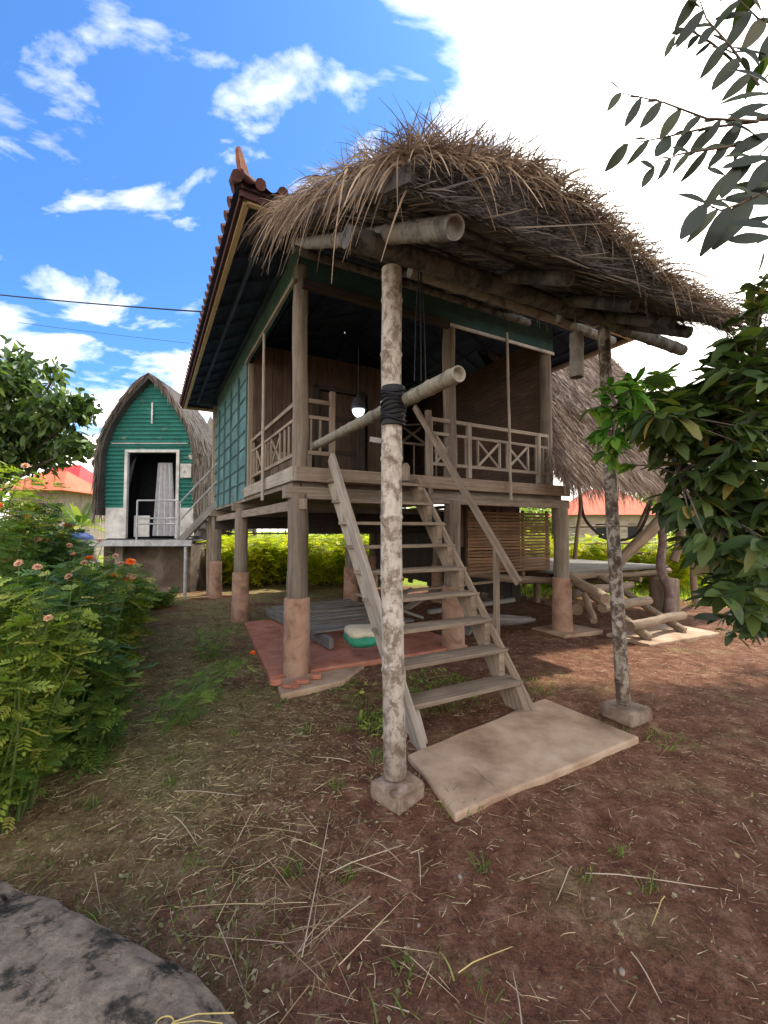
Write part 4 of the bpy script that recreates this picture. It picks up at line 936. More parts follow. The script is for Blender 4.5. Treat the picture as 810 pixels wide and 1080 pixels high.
# pebbles
for i,(px,py,r,lab) in enumerate([(640,1068,.014,'round grey pebble at the bottom of the bare dirt'),(645,1005,.013,'reddish pebble on the dirt right of centre'),(482,912,.011,'pale pebble on the dirt below the slab'),(617,934,.010,'dark pebble on the dirt below the slab right side'),(440,960,.009,'small pale pebble left of centre on the dirt')]):
    k=705/(py-560); tag(rock(((px-405)/455*k,k,.004),r,r*.8,r*.6,i,M['conc'],'pebble',i*2.1,2,.9),lab,'pebble','pebbles on the dirt')

# ------------------------------------------------------------------ ground cover
def gzn(p): return np.array([gz(a,b_) if abs(a)<12 and -3<b_<15 else -.01 for a,b_ in p])
slabs=[[(.23,3.02),(.42,2.49),(1.82,3.30),(1.45,3.93)]]
def inpoly(x,y,poly):
    c=np.zeros(len(x),bool); j=len(poly)-1
    for i in range(len(poly)):
        xi,yi=poly[i];xj,yj=poly[j]
        cond=((yi>y)!=(yj>y))&(x<(xj-xi)*(y-yi)/((yj-yi)+1e-9)+xi); c^=cond; j=i
    return c
def scatter(n,x0,x1,y0,y1,dens):
    x=rng.uniform(x0,x1,n); y=rng.uniform(y0,y1,n); k=rng.random(n)<dens(x,y)
    for s in slabs: k&=~inpoly(x,y,s)
    x,y=x[k],y[k]; return x,y,gzn(np.stack([x,y],1))
vn=np.vectorize(lambda a,b_: mnoise.noise((a*1.1,b_*1.1,6))*.5+.5)
# near ground is denser (pieces seen larger)
def dn(x,y): return np.clip(1.6-y*.16,.15,1)*np.clip(.2+1.3*vn(x,y),0,1)
parts=[]
x,y,z=scatter(34000,-4,5.5,.7,8.5,dn); n=len(x); a=rng.uniform(0,6.283,n)
parts.append(strands(np.stack([x,y,z+.006],1),np.stack([np.cos(a),np.sin(a),nz(n,.06)],1),rng.uniform(.012,.06,n)*rng.uniform(.4,1.5,n),rng.uniform(.0012,.004,n),.02,2,.12))
x,y,z=scatter(700,-3,4.5,.8,7,dn); n=len(x); a=rng.uniform(0,6.283,n)
parts.append(strands(np.stack([x,y,z+.012],1),np.stack([np.cos(a),np.sin(a),nz(n,.04)],1),rng.uniform(.08,.26,n),rng.uniform(.0015,.004,n),.02,4,.05))
# tangled heap below the near post
n=95; a=rng.uniform(0,6.283,n); x=-.26+nz(n,.16); y=1.85+nz(n,.2)
parts.append(strands(np.stack([x,y,np.full(n,.015)],1),np.stack([np.cos(a),np.sin(a),np.abs(nz(n,.08))],1),rng.uniform(.12,.42,n),rng.uniform(.0015,.004,n),.04,4,.03))
kind(link('dry_straw_litter',*merge(parts),M['straw']),'stuff','thin dry straw scattered over the bare dirt')
def dl(x,y): return np.clip((-x+.6)*.9,.10,1)*np.clip(1.5-y*.13,.15,1)*np.clip(-.1+1.6*vn(x+3,y),0,1)
x,y,z=scatter(60000,-4.2,4,.8,9.5,dl); n=len(x); d=sph(n); d[:,2]*=.3; nn=sph(n)*.5+np.array([0,0,1])
kind(link('leaf_litter',*place(SMALL,np.stack([x,y,z+.008],1),d,nn,rng.uniform(.008,.032,n)),M['litter']),'stuff','small mown leaf pieces and clippings covering the ground left of the post')
x,y,z=scatter(46000,-4.2,1.9,.8,9,lambda x,y: np.clip((-x+.9)*.6,.03,1)*np.clip(1.5-y*.13,.15,1)*np.clip(-.25+1.9*vn(x*1.4+13,y*1.4),0,1)); n=len(x); a=rng.uniform(0,6.283,n)
M['drygrass']=strandmat('dry_grass',[(0,(.14,.16,.05)),(.3,(.30,.28,.11)),(.65,(.52,.44,.23)),(1,(.70,.60,.38))],.1)
kind(link('dry_grass_mat',*strands(np.stack([x,y,z+.006],1),np.stack([np.cos(a),np.sin(a),np.abs(nz(n,.18))],1),rng.uniform(.02,.10,n),rng.uniform(.0015,.004,n),.15,3,.25),M['drygrass']),'stuff','matted dry cut grass left of the near bamboo post')
# clods
CL=(np.array([(-.5,-.4,-.3),(.5,-.5,-.3),(.4,.5,-.3),(-.5,.4,-.3),(-.35,-.3,.25),(.3,-.35,.3),(.3,.3,.2),(-.3,.35,.3)]),np.array([(0,3,2,1),(4,5,6,7),(0,1,5,4),(1,2,6,5),(2,3,7,6),(3,0,4,7)]),np.zeros((8,2)))
x,y,z=scatter(16000,-3.5,5.5,.7,8,lambda x,y: np.clip(1.5-y*.17,.1,1)*np.clip(-.1+1.5*vn(x*2,y*2+5),0,1)); n=len(x); d=sph(n); d[:,2]*=.3
M['clod']=strandmat('soil_clod',[(0,(.07,.035,.025)),(.5,(.17,.095,.065)),(.85,(.27,.18,.13)),(1,(.42,.36,.3))],0,.95)
kind(link('soil_clods',*place(CL,np.stack([x,y,z+.001],1),d,sph(n)*.3+np.array([0,0,1]),.003+.011*rng.random(n)**4+.002),M['clod']),'stuff','small red clods and grit on the trodden dirt')
# low weeds
def tuft_pts(cx,cy,r,n): 
    a=rng.uniform(0,6.283,n); q=r*np.sqrt(rng.random(n)); return cx+q*np.cos(a), cy+q*np.sin(a)
px_=[];
for (cx,cy,r,n) in [(-.05,3.55,.22,150),(.0,3.0,.12,90),(.55,4.25,.5,420),(1.4,4.35,.3,160),(1.75,3.45,.15,60),(2.15,3.3,.18,60),(-.15,4.0,.25,160),(.42,2.5,.12,40),(-2.3,7.2,.5,220),(-2.0,5.2,.3,130),(-.62,1.75,.3,60),(.2,1.35,.25,50),(.4,4.0,.3,160),(-1.2,1.9,.5,90),(-2.7,6.0,.5,200)]+[(random.uniform(-2.2,.3),random.uniform(1.3,4.5),.05,22) for _ in range(26)]+[(random.uniform(-2.5,1.2),random.uniform(1.2,2.2),.04,16) for _ in range(10)]:
    a,b_=tuft_pts(cx,cy,r,n); px_.append(np.stack([a,b_],1))
q=np.concatenate(px_); n=len(q); zz=gzn(q); d=sph(n)*.5; d[:,2]=1
parts=[strands(np.stack([q[:,0],q[:,1],zz],1),d,rng.uniform(.04,.15,n),rng.uniform(.003,.007,n),.5,3,.2)]
x,y,z=scatter(5200,-4.5,-.2,.9,9.5,lambda x,y: np.clip((-x)*.4,0,1)*np.clip(-.2+1.4*vn(x+9,y),0,1)); n=len(x); d=sph(n)*.7; d[:,2]=1
parts.append(strands(np.stack([x,y,z],1),d,rng.uniform(.02,.08,n),rng.uniform(.002,.005,n),.5,3,.2))
kind(link('low_weeds',*merge(parts),M['grass']),'stuff','short green weeds and grass tufts on the yard')
# broad leaved weeds beside stairs
n=420; q=np.concatenate([np.stack(tuft_pts(-.02,3.5,.2,180),1),np.stack(tuft_pts(.5,4.25,.45,200),1),np.stack(tuft_pts(-.3,4.2,.2,n-380),1)]); d=sph(n); d[:,2]=np.abs(d[:,2])*.6
kind(link('leafy_weeds',*place(LEAF,np.stack([q[:,0],q[:,1],.02+.06*rng.random(n)],1),d,sph(n)*.5+np.array([0,0,1]),rng.uniform(.03,.075,n)),M['bush']),'stuff','small leafy weeds under the wooden stairs')
# field grass far behind
def fieldd(x,y): return np.clip(np.maximum((y+.42*x-13.0)*.5,(y+.3*x-10.6)*(x>3.2)*.8),0,1)
x,y,z=scatter(70000,-13,17,7,27,fieldd); n=len(x); d=sph(n)*.4; d[:,2]=1
kind(link('field_grass',*strands(np.stack([x,y,z],1),d,rng.uniform(.08,.26,n),rng.uniform(.01,.022,n),.4,2,.2),M['field']),'stuff','sunlit yellow green grass of the field behind the house')
# individual long straws
STR=[(322,995,350,850),(395,880,425,905),(545,1075,535,1010),(690,935,676,965),(480,1010,535,985),(596,905,580,940),(440,890,442,925),(350,912,425,884),(610,912,745,928),(190,830,262,835),(255,880,270,850),(370,800,330,795),(655,990,684,1040),(490,800,540,845),(190,855,215,885)]
labs=['long straw pointing from the tangle toward the slab','short straw just below the concrete footing','upright-lying pale straw at the bottom middle edge','short bright straw on the right dirt','thick yellow straw on the dirt bottom centre','slanting straw in the middle of the bare dirt','small vertical straw left of the bare dirt','straw crossing the tangle below the near post','longest thin straw across the right dirt','straw lying across the mown patch at left','short pale straw on the mown clippings','thin straw left of the near bamboo post','thin dark straw at the lower right','curved straw below the corner of the slab','straw among clippings nearest the bush']
for (x0,y0,x1,y1),lab in zip(STR,labs):
    k0=705/(y0-560);k1=705/(y1-560); a=Vector(((x0-405)/455*k0,k0,.018)); c=Vector(((x1-405)/455*k1,k1,.02)); mid=a.lerp(c,.5)+Vector((0.004,.004,.006))
    b=MB(); b.tube([a,a.lerp(mid,.5)+Vector((0,.003,.004)),mid,mid.lerp(c,.5),c],[.0024,.0024,.002,.002,.001],6); tag(b.build('straw',M['strawloop'] if 'bright' in lab or 'yellow' in lab else M['cream'],None,True),lab,'straw','long loose straws on the yard')

# ------------------------------------------------------------------ plants
def shrub(base,h,r,nst,kind_,name,label,group,flowers=(),mat=None,lean=(0,0),fsize=.13,dens=1.0,tm=None,cat='shrub'):
    base=Vector(base); root=thing(name,base,label,cat,group)
    st_=MB(); LP=[];LD=[];tips=[]
    for i in range(nst):
        a=random.random()*6.283; q=r*math.sqrt(random.random())*.55; b0=base+Vector((q*math.cos(a),q*math.sin(a),0))
        hh=h*random.uniform(.6,1.0)*(1-.25*q/r); tip=b0+Vector((math.cos(a)*r*random.uniform(.1,.65)+lean[0],math.sin(a)*r*random.uniform(.1,.65)+lean[1],hh))
        mid=b0.lerp(tip,.5)+Vector((random.gauss(0,.04),random.gauss(0,.04),hh*.08)); pts=[b0,b0.lerp(mid,.5),mid,mid.lerp(tip,.5)+Vector((0,0,.02)),tip]
        st_.tube(pts,[.008,.007,.006,.004,.002],5,False); tips.append(tip)
        nl=int(hh*22*dens)+4
        for k in range(nl):
            u=.12+.88*(k+random.random())/nl; x=u*4; j=min(3,int(x)); pp=pts[j].lerp(pts[j+1],x-j); an=random.random()*6.283
            LP.append(pp+Vector((random.gauss(0,.02),)*1+(random.gauss(0,.02),random.gauss(0,.02)))); LD.append((math.cos(an),math.sin(an),random.uniform(-.25,.55)))
    st_.build('stem',M['stem'],root)
    n=len(LP); nn=sph(n)*.35+np.array([0,0,1])
    link('foliage',*place(tm or FROND,np.array([tuple(p) for p in LP]),np.array(LD),nn,rng.uniform(.7,1.35,n)*fsize),mat or M['bush'],root)
    good=sorted(tips,key=lambda q:-(q.z-.25*q.y+.25*q.x))[:max(3,int(len(tips)*.5))]; random.shuffle(good)
    for i,(fm,fr) in enumerate(flowers):
        t0=good[i%len(good)]; tip=t0+Vector((random.gauss(0,.04),random.gauss(0,.04),.03+.05*random.random())); mb=MB(); rr=fr*.9
        ax=Vector((random.gauss(.1,.3),random.gauss(-.35,.3),1)).normalized(); e1=ax.cross(Vector((1,.3,0))).normalized(); e2=ax.cross(e1)
        for ring,(el,ln) in enumerate(((.0,1.0),(.45,.92),(.95,.75),(1.4,.5))):
            for k in range(8):
                an=k*6.283/8+ring*.4; out=e1*math.cos(an)+e2*math.sin(an); d=(out*math.cos(el)+ax*math.sin(el))*rr*ln; s_=(e2*math.cos(an)-e1*math.sin(an))*rr*.30
                mb.add([tip,tip+d*.65-s_,tip+d+ax*rr*.08*random.uniform(-1,1),tip+d*.65+s_],[(0,1,2,3)])
        f_=mb.build('flower',M[fm],root)
        mb=MB(); mb.tube([t0,t0.lerp(tip,.6),tip-ax*rr*.1],[.003,.003,.002],5); mb.build('flower_stalk',M['stem'],f_)
    return root
# left flower bed
bed_=[(-2.15,2.35,1.45,.42,30),(-2.9,2.7,2.2,.5,38),(-2.45,3.05,1.45,.5,40),(-3.5,3.5,2.35,.6,42),(-2.75,3.75,1.55,.5,38),(-3.9,4.4,2.05,.6,44),(-3.05,4.6,1.2,.5,36),(-3.5,5.3,1.3,.5,38),(-4.5,5.3,1.8,.6,44),(-4.1,6.4,1.05,.5,36),(-5.4,6.6,1.75,.65,40),(-4.7,7.7,.75,.45,30),(-6.0,8.4,.95,.6,34),(-6.9,7.4,1.9,.8,38),(-2.05,3.0,.8,.3,18),(-4.8,8.9,.4,.35,18)]
pos_words=['nearest to the camera at the left edge','tall one at the left edge behind the nearest','leaning over the mown patch','tallest one at the left edge','low front one beside the shaded yard','tall one in the middle of the bed','front one midway toward the green hut','front one with pale flower heads before the hut','broad one filling the middle back of the bed','low one just left of the yard path','tall one below the village roofs','lowest one beside the hut plinth','last one in front of the hut platform','rear one below the dark tree','small one creeping onto the clippings','small sprawling one at the foot of the hut']
fl={0:[('orangef',.035)]+[('pinkf',.028)]*3,1:[('orangef',.04)],2:[('pinkf',.035)]*6+[('orangef',.045)],3:[('orangef',.05)]*2+[('pinkf',.04)]*3,4:[('pinkf',.04)]*8+[('orangef',.05)]*2,5:[('orangef',.07)]*3+[('pinkf',.045)]*8,6:[('orangef',.06)]*1+[('pinkf',.045)]*8,7:[('orangef',.08)]*2+[('pinkf',.05)]*10,8:[('orangef',.08)]*3+[('pinkf',.055)]*8,9:[('pinkf',.055)]*8+[('orangef',.08)]*2,10:[('orangef',.09)]*2+[('pinkf',.06)]*8,11:[('pinkf',.04)]*4,12:[('orangef',.06)]*2+[('pinkf',.045)]*5,13:[('orangef',.06)],14:[],15:[('pinkf',.04)]*2}
for i,(x,y,h,r,n_) in enumerate(bed_):
    shrub((x,y,-.01),h,r,int(n_*1.5),0,'flowering_shrub','leafy green flowering bush, '+pos_words[i],'flowering bushes along the left side',fl[i],[M['bush'],M['fern'],M['bushdeep']][i%3],(.06,-.05),.095+.014*(y-2.3),1.9,FERN if i in(1,4,7) else FROND)
# fallen stem with orange flower reaching into the yard
for i,(x,y,lx,ly,lab,ff) in enumerate([(-1.85,4.05,.7,.25,'ferny stem with one orange flower leaning over the clippings',[('orangef',.035)]),(-1.75,3.55,.35,-.05,'low feathery green sprig before the leaning orange flower',[]),(-2.2,5.4,.2,.0,'feathery sprig at the yard edge midway to the hut',[])]):
    shrub((x,y,0),.42,.25,7,0,'cosmos_plant',lab,'feathery plants at the yard edge',ff,M['fern'],(lx*.6,ly),.12,1.5,FERN,'plant')

# generic tree
def crown_pts(cs,n):
    out=[]
    for (c,rx,ry,rz,w) in cs:
        m=int(n*w); p=sph(m)*(rng.random((m,1))**.42)*np.array([rx,ry,rz]); out.append(p+np.array(c))
    return np.concatenate(out)
def tree(base,hgt,tr,clumps,nleaf,lsz,label,cat='tree',name='broadleaf_tree',mat='tree',group=None,tm=LEAFB,per=10):
    base=Vector(base); root=thing(name,base,label,cat,group); b=MB(); top=base+Vector((0,0,hgt))
    fork=base.lerp(top,.45); b.log(base-Vector((0,0,.1)),fork,tr,tr*.7,12,.08,int(base.x*3)); 
    for (c,rx,ry,rz,w) in clumps: b.log(fork,Vector(c)+Vector((0,0,-rz*.2)),tr*.5,tr*.12,8,.1,int(c[0]*5))
    b.build('trunk',M['bark'],root,True)
    cl=crown_pts(clumps,nleaf//per); n=len(cl)*per; pos=np.repeat(cl,per,0)+rng.normal(size=(n,3))*lsz*.55; d=sph(n); d[:,2]-=.3
    link('crown',*place(tm,pos,d,sph(n)*.7+np.array([0,0,.8]),rng.uniform(.7,1.3,n)*lsz),M[mat],root); return root
# dark tree at left edge (photo 0-100, 360-500)
cc=[]
for (px,py,r) in [(-70,430,1.6),(5,400,.75),(28,455,.85),(62,430,.62),(80,470,.40),(-10,470,1.0),(45,478,.5),(88,432,.26),(20,380,.35),(60,395,.25)]:
    q=P(px,py,11.5+random.uniform(-.5,.8)); cc.append(((q.x,q.y,q.z),r,r,r*.75,r*r))
tw=sum(c[4] for c in cc); cc=[(c[0],c[1],c[2],c[3],c[4]/tw) for c in cc]
tree((-12.0,12.0,0),4.0,.2,cc,9000,.24,'dark leafy tree rising at the left edge behind the bushes',per=9)
# far trees
for i,(x,y,h,r,lab) in enumerate([(-30,46,7,4,'distant round tree behind the red roofs'),(-22,52,6,4,'distant tree between the green hut and the house'),(4,60,5,4,'far tree on the horizon beneath the house'),(16,48,5,3.5,'far tree right of the veranda beyond the hut'),(30,44,7,4.5,'large far tree behind the right foliage'),(-4,55,4.2,3.2,'low far tree seen under the middle of the floor'),(40,40,8,5,'far tree at the right edge of the field')]):
    tree((x,y,0),h*.7,.3,[((x,y,h*.55),r,r,h*.4,.6),((x+r*.6,y,h*.45),r*.6,r*.6,h*.3,.2),((x-r*.6,y,h*.5),r*.6,r*.6,h*.3,.2)],2600,.6,lab,group='distant trees beyond the field',per=6,mat='bush')
# yellow flowering shrubs behind house
proto=None
spots=[(-4.0,12.6),(-2.9,13.2),(-1.6,12.8),(-.4,13.4),(-5.6,14.4),(-3.4,14.8),(-.9,15),(2.2,15),(5.0,11.8),(6.2,12.6),(7.5,11.8),(8.8,12.8),(10.2,11.9),(3.2,13.8),(-4.8,13.0),(11.6,13.2),(7.9,14.2),(4.8,14.4)]
wd=['first from the left seen past the hut','second behind the left posts','third seen under the veranda','one behind the stairs','one far back by the hut','one in back row left','one in back row middle','one behind the board heap','one behind the slat screen','one left of the right pole','one right of the right pole','one behind the crooked post','one at the right under the foliage','one in the middle distance','one next to the rear left post','rightmost one by the field','one in the rear right row','one behind the hut deck']
for i,(x,y) in enumerate(spots):
    if proto is None: proto=o=shrub((x,y,0),1.45,1.0,80,0,'yellow_shrub','',None,[],M['yellowleaf'],(0,0),.21,1.3,FROND)
    else: o=copy_tree(proto)
    o.location=(x,y,-.01); o.rotation_euler=(0,0,random.random()*6); k=random.uniform(.75,1.15); o.scale=(k,k,k)
    tag(o,'sunlit yellow green bush behind the house, '+wd[i],'shrub','yellow green bushes behind the house')
# small palm near village house
pm=thing('small_palm',P(85,560,13.5)*1.0,'small feathery palm between the orange roof and the green hut','palm'); pm.location.z=0
b=MB(); b.log(Vector((pm.location.x,pm.location.y,0)),Vector((pm.location.x,pm.location.y,1.6)),.09,.07,8,.03,2); b.build('trunk',M['bark'],pm,True)
n=26; a=rng.uniform(0,6.283,n); pos=np.tile(np.array([pm.location.x,pm.location.y,1.6]),(n,1)); d=np.stack([np.cos(a),np.sin(a),rng.uniform(.1,1.6,n)],1)
link('fronds',*place(tmpl_frond(16,.22,.03,.5),pos,d,np.tile([0,0,1.],(n,1))+sph(n)*.2,rng.uniform(.8,1.2,n)),M['bush'],pm)

# ------------------------------------------------------------------ right foreground tree (glossy leaves)
mt_=thing('glossy_tree',(4.6,2.4,0),'dark glossy leaved tree whose lower boughs hang in from the right edge, plus added shading leaves out of view','tree')
b=MB(); b.log((4.6,2.4,-.1),(4.4,2.7,3.2),.2,.15,14,.1,5); b.log((4.4,2.7,3.0),(7.4,5.2,7.5),.13,.05,10,.2,6); b.log((4.4,2.7,3.0),(5.5,2.0,7.5),.12,.05,10,.2,7)
bough=[]
def limb(pts,r0,r1):
    pts=[Vector(p) for p in pts]; b.tube(pts,[r0+(r1-r0)*i/(len(pts)-1) for i in range(len(pts))],7); return pts
TW=[]  # twig ends : (pos, dir, young)
def region_twigs(cx,cy,rx,ry,Y,n,young=False,root=None):
    for i in range(n):
        a=random.random()*6.283; q=math.sqrt(random.random()); px=cx+rx*q*math.cos(a); py=cy+ry*q*math.sin(a); Yk=Y+random.gauss(0,.22)
        if (px<600): continue
        TW.append((P(px,py,Yk),young))
region_twigs(768,505,62,95,2.75,130); region_twigs(735,445,62,40,2.7,62); region_twigs(700,430,45,28,2.7,20); region_twigs(785,385,32,36,2.8,34); region_twigs(800,330,14,35,2.9,12); region_twigs(810,520,40,110,2.6,30); region_twigs(775,600,36,70,2.7,34); region_twigs(790,425,30,45,2.5,18); region_twigs(800,660,12,30,2.6,7); region_twigs(720,520,30,25,2.8,8)
region_twigs(655,425,38,26,2.6,20,True); region_twigs(655,470,24,24,2.6,9,True); region_twigs(690,410,30,20,2.7,9,True)
limb([(4.45,2.6,2.6),(3.4,2.7,2.35),P(790,440,2.75),P(740,450,2.7),P(690,440,2.65),P(650,430,2.62)],.06,.008)
limb([(4.5,2.5,2.2),(3.4,2.75,1.9),P(800,520,2.75),P(750,510,2.75),P(715,500,2.75)],.05,.01)
limb([(4.5,2.5,1.9),(3.2,2.7,1.5),P(800,590,2.7),P(785,640,2.7),P(802,680,2.65)],.04,.006)
spine=[P(790,440,2.75),P(740,450,2.7),P(690,440,2.65),P(650,430,2.62),P(800,520,2.75),P(750,510,2.75),P(715,500,2.75),P(800,590,2.7),P(785,640,2.7),P(765,550,2.75)]
LPs={False:[],True:[]};LDs={False:[],True:[]};LS={False:[],True:[]}
for p,yg in TW:
    q=min(spine,key=lambda s_:(s_-p).length); b.tube([q,q.lerp(p,.5)+Vector((0,0,.02)),p],[.007,.005,.003],5,False)
    ax=(p-q).normalized() if (p-q).length>.01 else Vector((0,0,1))
    for k in range(random.randint(8,12)):
        a=random.random()*6.283; side=Vector((math.cos(a),math.sin(a),random.gauss(-.15,.35))); d=(ax*.5+side).normalized()
        LPs[yg].append(p-ax*random.random()*.05); LDs[yg].append(d); LS[yg].append(random.choice((.6,.8,1,1,1.15))*random.uniform(.10,.175)*(.75 if yg else 1))
# added leaf mass out of view, shaped along the sun rays to shade the yard
def hc(c,r,n):
    pts=sph(n)*(rng.random((n,1))**.4)*np.array([r,r,r*.6])+np.array(c); return pts
DX,DY,TZ=math.sin(SUN_AZ),math.cos(SUN_AZ),math.tan(SUN_EL)
def shade_canopy(gx,gy):
    z=5.2
    while z<20:
        x=gx+DX*z/TZ; y=gy+DY*z/TZ
        if x/max(y,.1)>1.05 or (z-1.55)/max(y,.1)>1.68: return (x,y,z)
        z+=.2
    return None
SHADE_PTS=[]
for k in range(2600):
    gx=random.uniform(-2.2,5.6); gy=random.uniform(-.5,6.6)
    if gx<-1.1 and random.random()<.5: continue
    if gx>3.2 and gy>4.7: continue
    q=shade_canopy(gx,gy)
    if q: dz=random.random()*1.1; SHADE_PTS.append((q[0]+DX*dz/TZ,q[1]+DY*dz/TZ,q[2]+dz))
SHADE_PTS=np.array(SHADE_PTS)
b.log((5.5,2,7.0),(3.4,2.2,8.6),.06,.02,8,.2,10); b.log((7.4,5.2,7.2),(8.5,6.5,9.5),.05,.02,8,.2,10)
b.build('trunk',M['bark'],mt_,True)
per=9; n=len(SHADE_PTS)*per; hp_=np.repeat(SHADE_PTS,per,0)+rng.normal(size=(n,3))*.16; d=sph(n); d[:,2]-=.3
v=[place(LEAFB,hp_,d,sph(n)*.6+np.array([0,0,.8]),rng.uniform(.2,.36,n))]
q=LPs[False]; v.append(place(LEAFB,np.array([tuple(p) for p in q]),np.array([tuple(p) for p in LDs[False]]),sph(len(q))*.45+np.array([0,-.2,1]),np.array(LS[False])))
link('crown',*merge(v),M['mango'],mt_,True)  # visible bough leaves together with the unseen shading leaves
q=LPs[True]; o=link('young_leaves',*place(LEAFB,np.array([tuple(p) for p in q]),np.array([tuple(p) for p in LDs[True]]),sph(len(q))*.45+np.array([0,-.2,1]),np.array(LS[True])),M['young'],mt_,True); o['label']='bright green young leaves at the bough tip'

# ------------------------------------------------------------------ top right branch: pinnate leaves against the sky
pt=thing('pinnate_tree',(3.4,.6,0),'tree at upper right with grey green oval leaflets in rows against the sky','tree')
b=MB(); b.log((3.4,.6,-.1),(3.0,.9,3.2),.12,.08,12,.06,15)
PP=[];PD=[];PS=[]
def pbranch(pts,Y,nl,sz,r=.006):
    w=[P(px,py,Y+dy) for px,py,dy in pts]
    b.tube(w,[r*(1-.7*i/(len(w)-1)) for i in range(len(w))],6)
    seg=[(w[i+1]-w[i]).length for i in range(len(w)-1)]; T=sum(seg)
    for k in range(nl):
        x=T*(.12+.88*k/max(1,nl-1)); i=0
        while i<len(seg)-1 and x>seg[i]: x-=seg[i]; i+=1
        p=w[i].lerp(w[i+1],min(1,x/seg[i])); ax=(w[i+1]-w[i]).normalized()
        for sg in (-1,1):
            d=(ax*.35+Vector((-.42*1.0+random.gauss(0,.12),random.gauss(0,.2),-.95 if sg>0 else .55*random.uniform(-.2,1)))).normalized()
            PP.append(p); PD.append(d); PS.append(sz*random.uniform(.75,1.15)*(1 if sg>0 else .62))
base=P(830,130,1.9)
limb_=[Vector((3.0,.9,3.1)),Vector((2.4,1.2,3.3)),P(840,120,1.85),P(800,125,1.8)]
b.tube(limb_,[.06,.04,.02,.012],8); b.tube([Vector((3.0,.9,3.0)),Vector((2.3,1.3,2.9)),P(840,210,1.85),P(800,205,1.8)],[.05,.03,.02,.01],8)
pbranch([(800,128,0),(745,125,0),(700,108,0),(655,98,0)],1.8,7,.125)
pbranch([(800,128,0),(745,135,.05),(700,145,.05),(662,152,.05)],1.8,6,.125)
pbranch([(800,150,.0),(745,158,0),(715,163,0),(690,176,0)],1.75,6,.12)
pbranch([(800,90,0),(770,48,0),(745,20,0),(735,-8,0)],1.8,6,.16)
pbranch([(780,70,0),(750,45,0),(725,30,0),(712,38,0)],1.85,6,.10)
pbranch([(800,205,0),(780,215,0),(760,222,0),(745,215,0)],1.7,5,.20)
pbranch([(830,30,0),(800,20,0),(780,0,0)],1.8,4,.2)
pbranch([(820,170,0),(790,165,0),(765,185,0)],1.7,4,.17)
b.build('trunk',M['bark'],pt,True)
# broad dark leaves close to the frame edge
for (px,py,L,dx,dz_) in [(812,110,.26,-1,-.15),(815,125,.25,-1,.35),(815,140,.24,-1,-.4),(812,228,.27,-1,-.25),(815,250,.28,-1,.02),(812,180,.26,-.6,-1),(805,150,.2,-.6,.7),(812,90,.24,-.8,.8),(815,215,.22,-.9,.35),(806,265,.14,-.2,-1),(800,70,.2,-.3,.9),(812,60,.25,-.9,.5),(815,195,.26,-1,.1),(812,165,.2,-1,-.1),(814,100,.28,-1,.1),(814,240,.2,-1,.3)]:
    PP.append(P(px,py,1.7+random.gauss(0,.06))); PD.append(Vector((dx,.1,dz_)).normalized()); PS.append(min(.17,L*.78))
nn=sph(len(PP))*.35+np.array([0.2,-.9,.35])
M['greyleaf']=leafmat('grey_green_leaf',[(0,(.018,.028,.022)),(.6,(.035,.048,.032)),(.95,(.06,.075,.035)),(1,(.08,.07,.04))],.12,.6)
link('crown',*place(tmpl_leaf(.33,.1,5,.08),np.array([tuple(p) for p in PP]),np.array([tuple(p) for p in PD]),nn,np.array(PS)),M['greyleaf'],pt,True)
# feathery sprig with tiny leaves on right edge (photo 770-810, 280-400)
sg_=thing('dry_twig_bush',(2.9,3.1,0),'thin twigs with tiny leaves at the right edge above the glossy boughs','shrub')
b=MB(); 
b.tube([Vector((2.9,3.1,0)),Vector((3.0,3.1,1.4)),P(835,420,3.2)],[.03,.02,.012],7)
TP=[];TD=[]
for k in range(26):
    a=P(835,random.uniform(330,420),3.2); c=P(random.uniform(735,805),random.uniform(290,410),3.2+random.gauss(0,.1)); m_=a.lerp(c,.5)+Vector((0,0,.06)); b.tube([a,m_,c],[.005,.004,.0015],5,False)
    if c.x/c.y>.83:
        for j in range(16): u=random.random(); TP.append(tuple(m_.lerp(c,u))); TD.append((random.gauss(0,1),random.gauss(0,1),random.gauss(0,.6)))
    else:
        for j in range(2): TP.append(tuple(m_.lerp(c,random.random()))); TD.append((random.gauss(0,1),random.gauss(0,1),random.gauss(0,.6)))
b.build('stem',M['bark'],sg_,True)
n=len(TP); link('foliage',*place(LEAFB,np.array(TP),np.array(TD),sph(n),rng.uniform(.035,.06,n)),M['mango'],sg_)

# ------------------------------------------------------------------ sky, sun, camera
w=bpy.data.worlds.new('World'); sc.world=w; w.use_nodes=True; nt=w.node_tree; bg=nt.nodes['Background']
sky=N(nt,'ShaderNodeTexSky',sky_type='NISHITA'); sky.sun_disc=False; sky.sun_elevation=SUN_EL; sky.sun_rotation=SUN_AZ; sky.air_density=1.0; sky.dust_density=.6; sky.ozone_density=2.5
tc=N(nt,'ShaderNodeTexCoord'); sx=N(nt,'ShaderNodeSeparateXYZ'); nt.links.new(tc.outputs['Generated'],sx.inputs[0])
def MA(op,a,b_=None,c=None,clamp=False):
    n=N(nt,'ShaderNodeMath',operation=op); n.use_clamp=clamp
    for i,v_ in enumerate((a,b_,c)):
        if v_ is None: continue
        if isinstance(v_,(int,float)): n.inputs[i].default_value=v_
        else: nt.links.new(v_,n.inputs[i])
    return n.outputs[0]
zz=MA('ADD',MA('MAXIMUM',sx.outputs[2],0.0),.22)
cx=MA('DIVIDE',sx.outputs[0],zz); cy=MA('DIVIDE',sx.outputs[1],zz)
cb=N(nt,'ShaderNodeCombineXYZ'); nt.links.new(cx,cb.inputs[0]); nt.links.new(cy,cb.inputs[1])
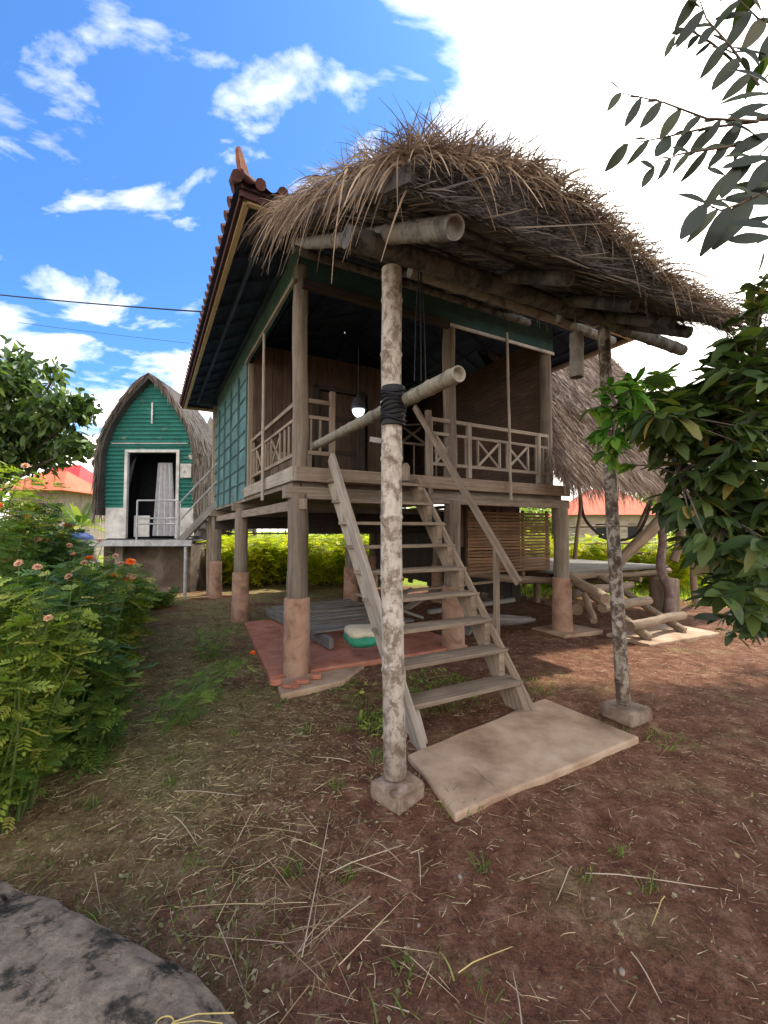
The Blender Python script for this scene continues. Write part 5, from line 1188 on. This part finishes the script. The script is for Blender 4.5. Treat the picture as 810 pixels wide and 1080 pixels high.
mp=N(nt,'ShaderNodeMapping'); mp.inputs['Location'].default_value=(6.4,2.9,0); mp.inputs['Rotation'].default_value=(0,0,.5); mp.inputs['Scale'].default_value=(1.0,1.5,1); nt.links.new(cb.outputs[0],mp.inputs[0])
cn=noisen(nt,mp.outputs[0],3.3,9,.56,.3)
vd=N(nt,'ShaderNodeVectorMath',operation='DOT_PRODUCT'); nt.links.new(tc.outputs['Generated'],vd.inputs[0])
gd=Vector((.72,1.0,.95)).normalized(); vd.inputs[1].default_value=gd
glow=MA('POWER',MA('MAXIMUM',vd.outputs['Value'],0),9.0)
behind=MA('MULTIPLY',MA('MAXIMUM',MA('MULTIPLY',sx.outputs[1],-1.0),0),.34)  # extra cloud added out of view behind the camera to brighten the shaded front
hor=MA('MULTIPLY',MA('POWER',MA('MAXIMUM',MA('SUBTRACT',1.0,MA('DIVIDE',MA('MAXIMUM',sx.outputs[2],0),.62)),0),1.4),.40)
tot=MA('ADD',MA('ADD',cn.outputs[0],MA('MULTIPLY',glow,.42)),MA('ADD',behind,hor))
mask=ramp(nt,[(.585,(0,0,0)),(.66,(.28,.28,.28)),(.78,(1,1,1))],tot)
cloudc=mix(nt,MA('MULTIPLY',glow,1.0,clamp=True),(2.15,2.0,1.85),(3.4,3.2,2.9))
SKYK=.13; SKY_CL=2.6
skc=mix(nt,1.0,sky.outputs[0],(.60,1.05,1.5),'MULTIPLY')
sc1=N(nt,'ShaderNodeVectorMath',operation='SCALE'); nt.links.new(skc,sc1.inputs[0]); sc1.inputs['Scale'].default_value=1.0
sc2=N(nt,'ShaderNodeVectorMath',operation='SCALE'); nt.links.new(cloudc,sc2.inputs[0]); sc2.inputs['Scale'].default_value=1.0/SKYK
fin=mix(nt,mask.outputs[0],sc1.outputs[0],sc2.outputs[0])
nt.links.new(fin,bg.inputs[0]); bg.inputs[1].default_value=SKYK
sl=bpy.data.lights.new('sun','SUN'); sl.energy=4.8; sl.angle=R(.6); sl.color=(1,.93,.8)
so=bpy.data.objects.new('sun',sl); COL.objects.link(so)
sdv=Vector((math.sin(SUN_AZ)*math.cos(SUN_EL),math.cos(SUN_AZ)*math.cos(SUN_EL),math.sin(SUN_EL)))
so.rotation_euler=(-sdv).to_track_quat('-Z','Y').to_euler(); so.location=sdv*30
cam=bpy.data.cameras.new('camera'); co=bpy.data.objects.new('camera',cam); COL.objects.link(co); sc.camera=co
co.location=(0,0,CAM_Z); co.rotation_euler=(R(90)+PITCH,0,0); cam.sensor_fit='HORIZONTAL'; cam.sensor_width=36; cam.lens=36*F/810; cam.clip_end=2000; cam.clip_start=.05
sc.view_settings.view_transform='Standard'; sc.view_settings.look='None'; sc.view_settings.exposure=.5; sc.view_settings.gamma=1; sc.view_settings.use_curve_mapping=False
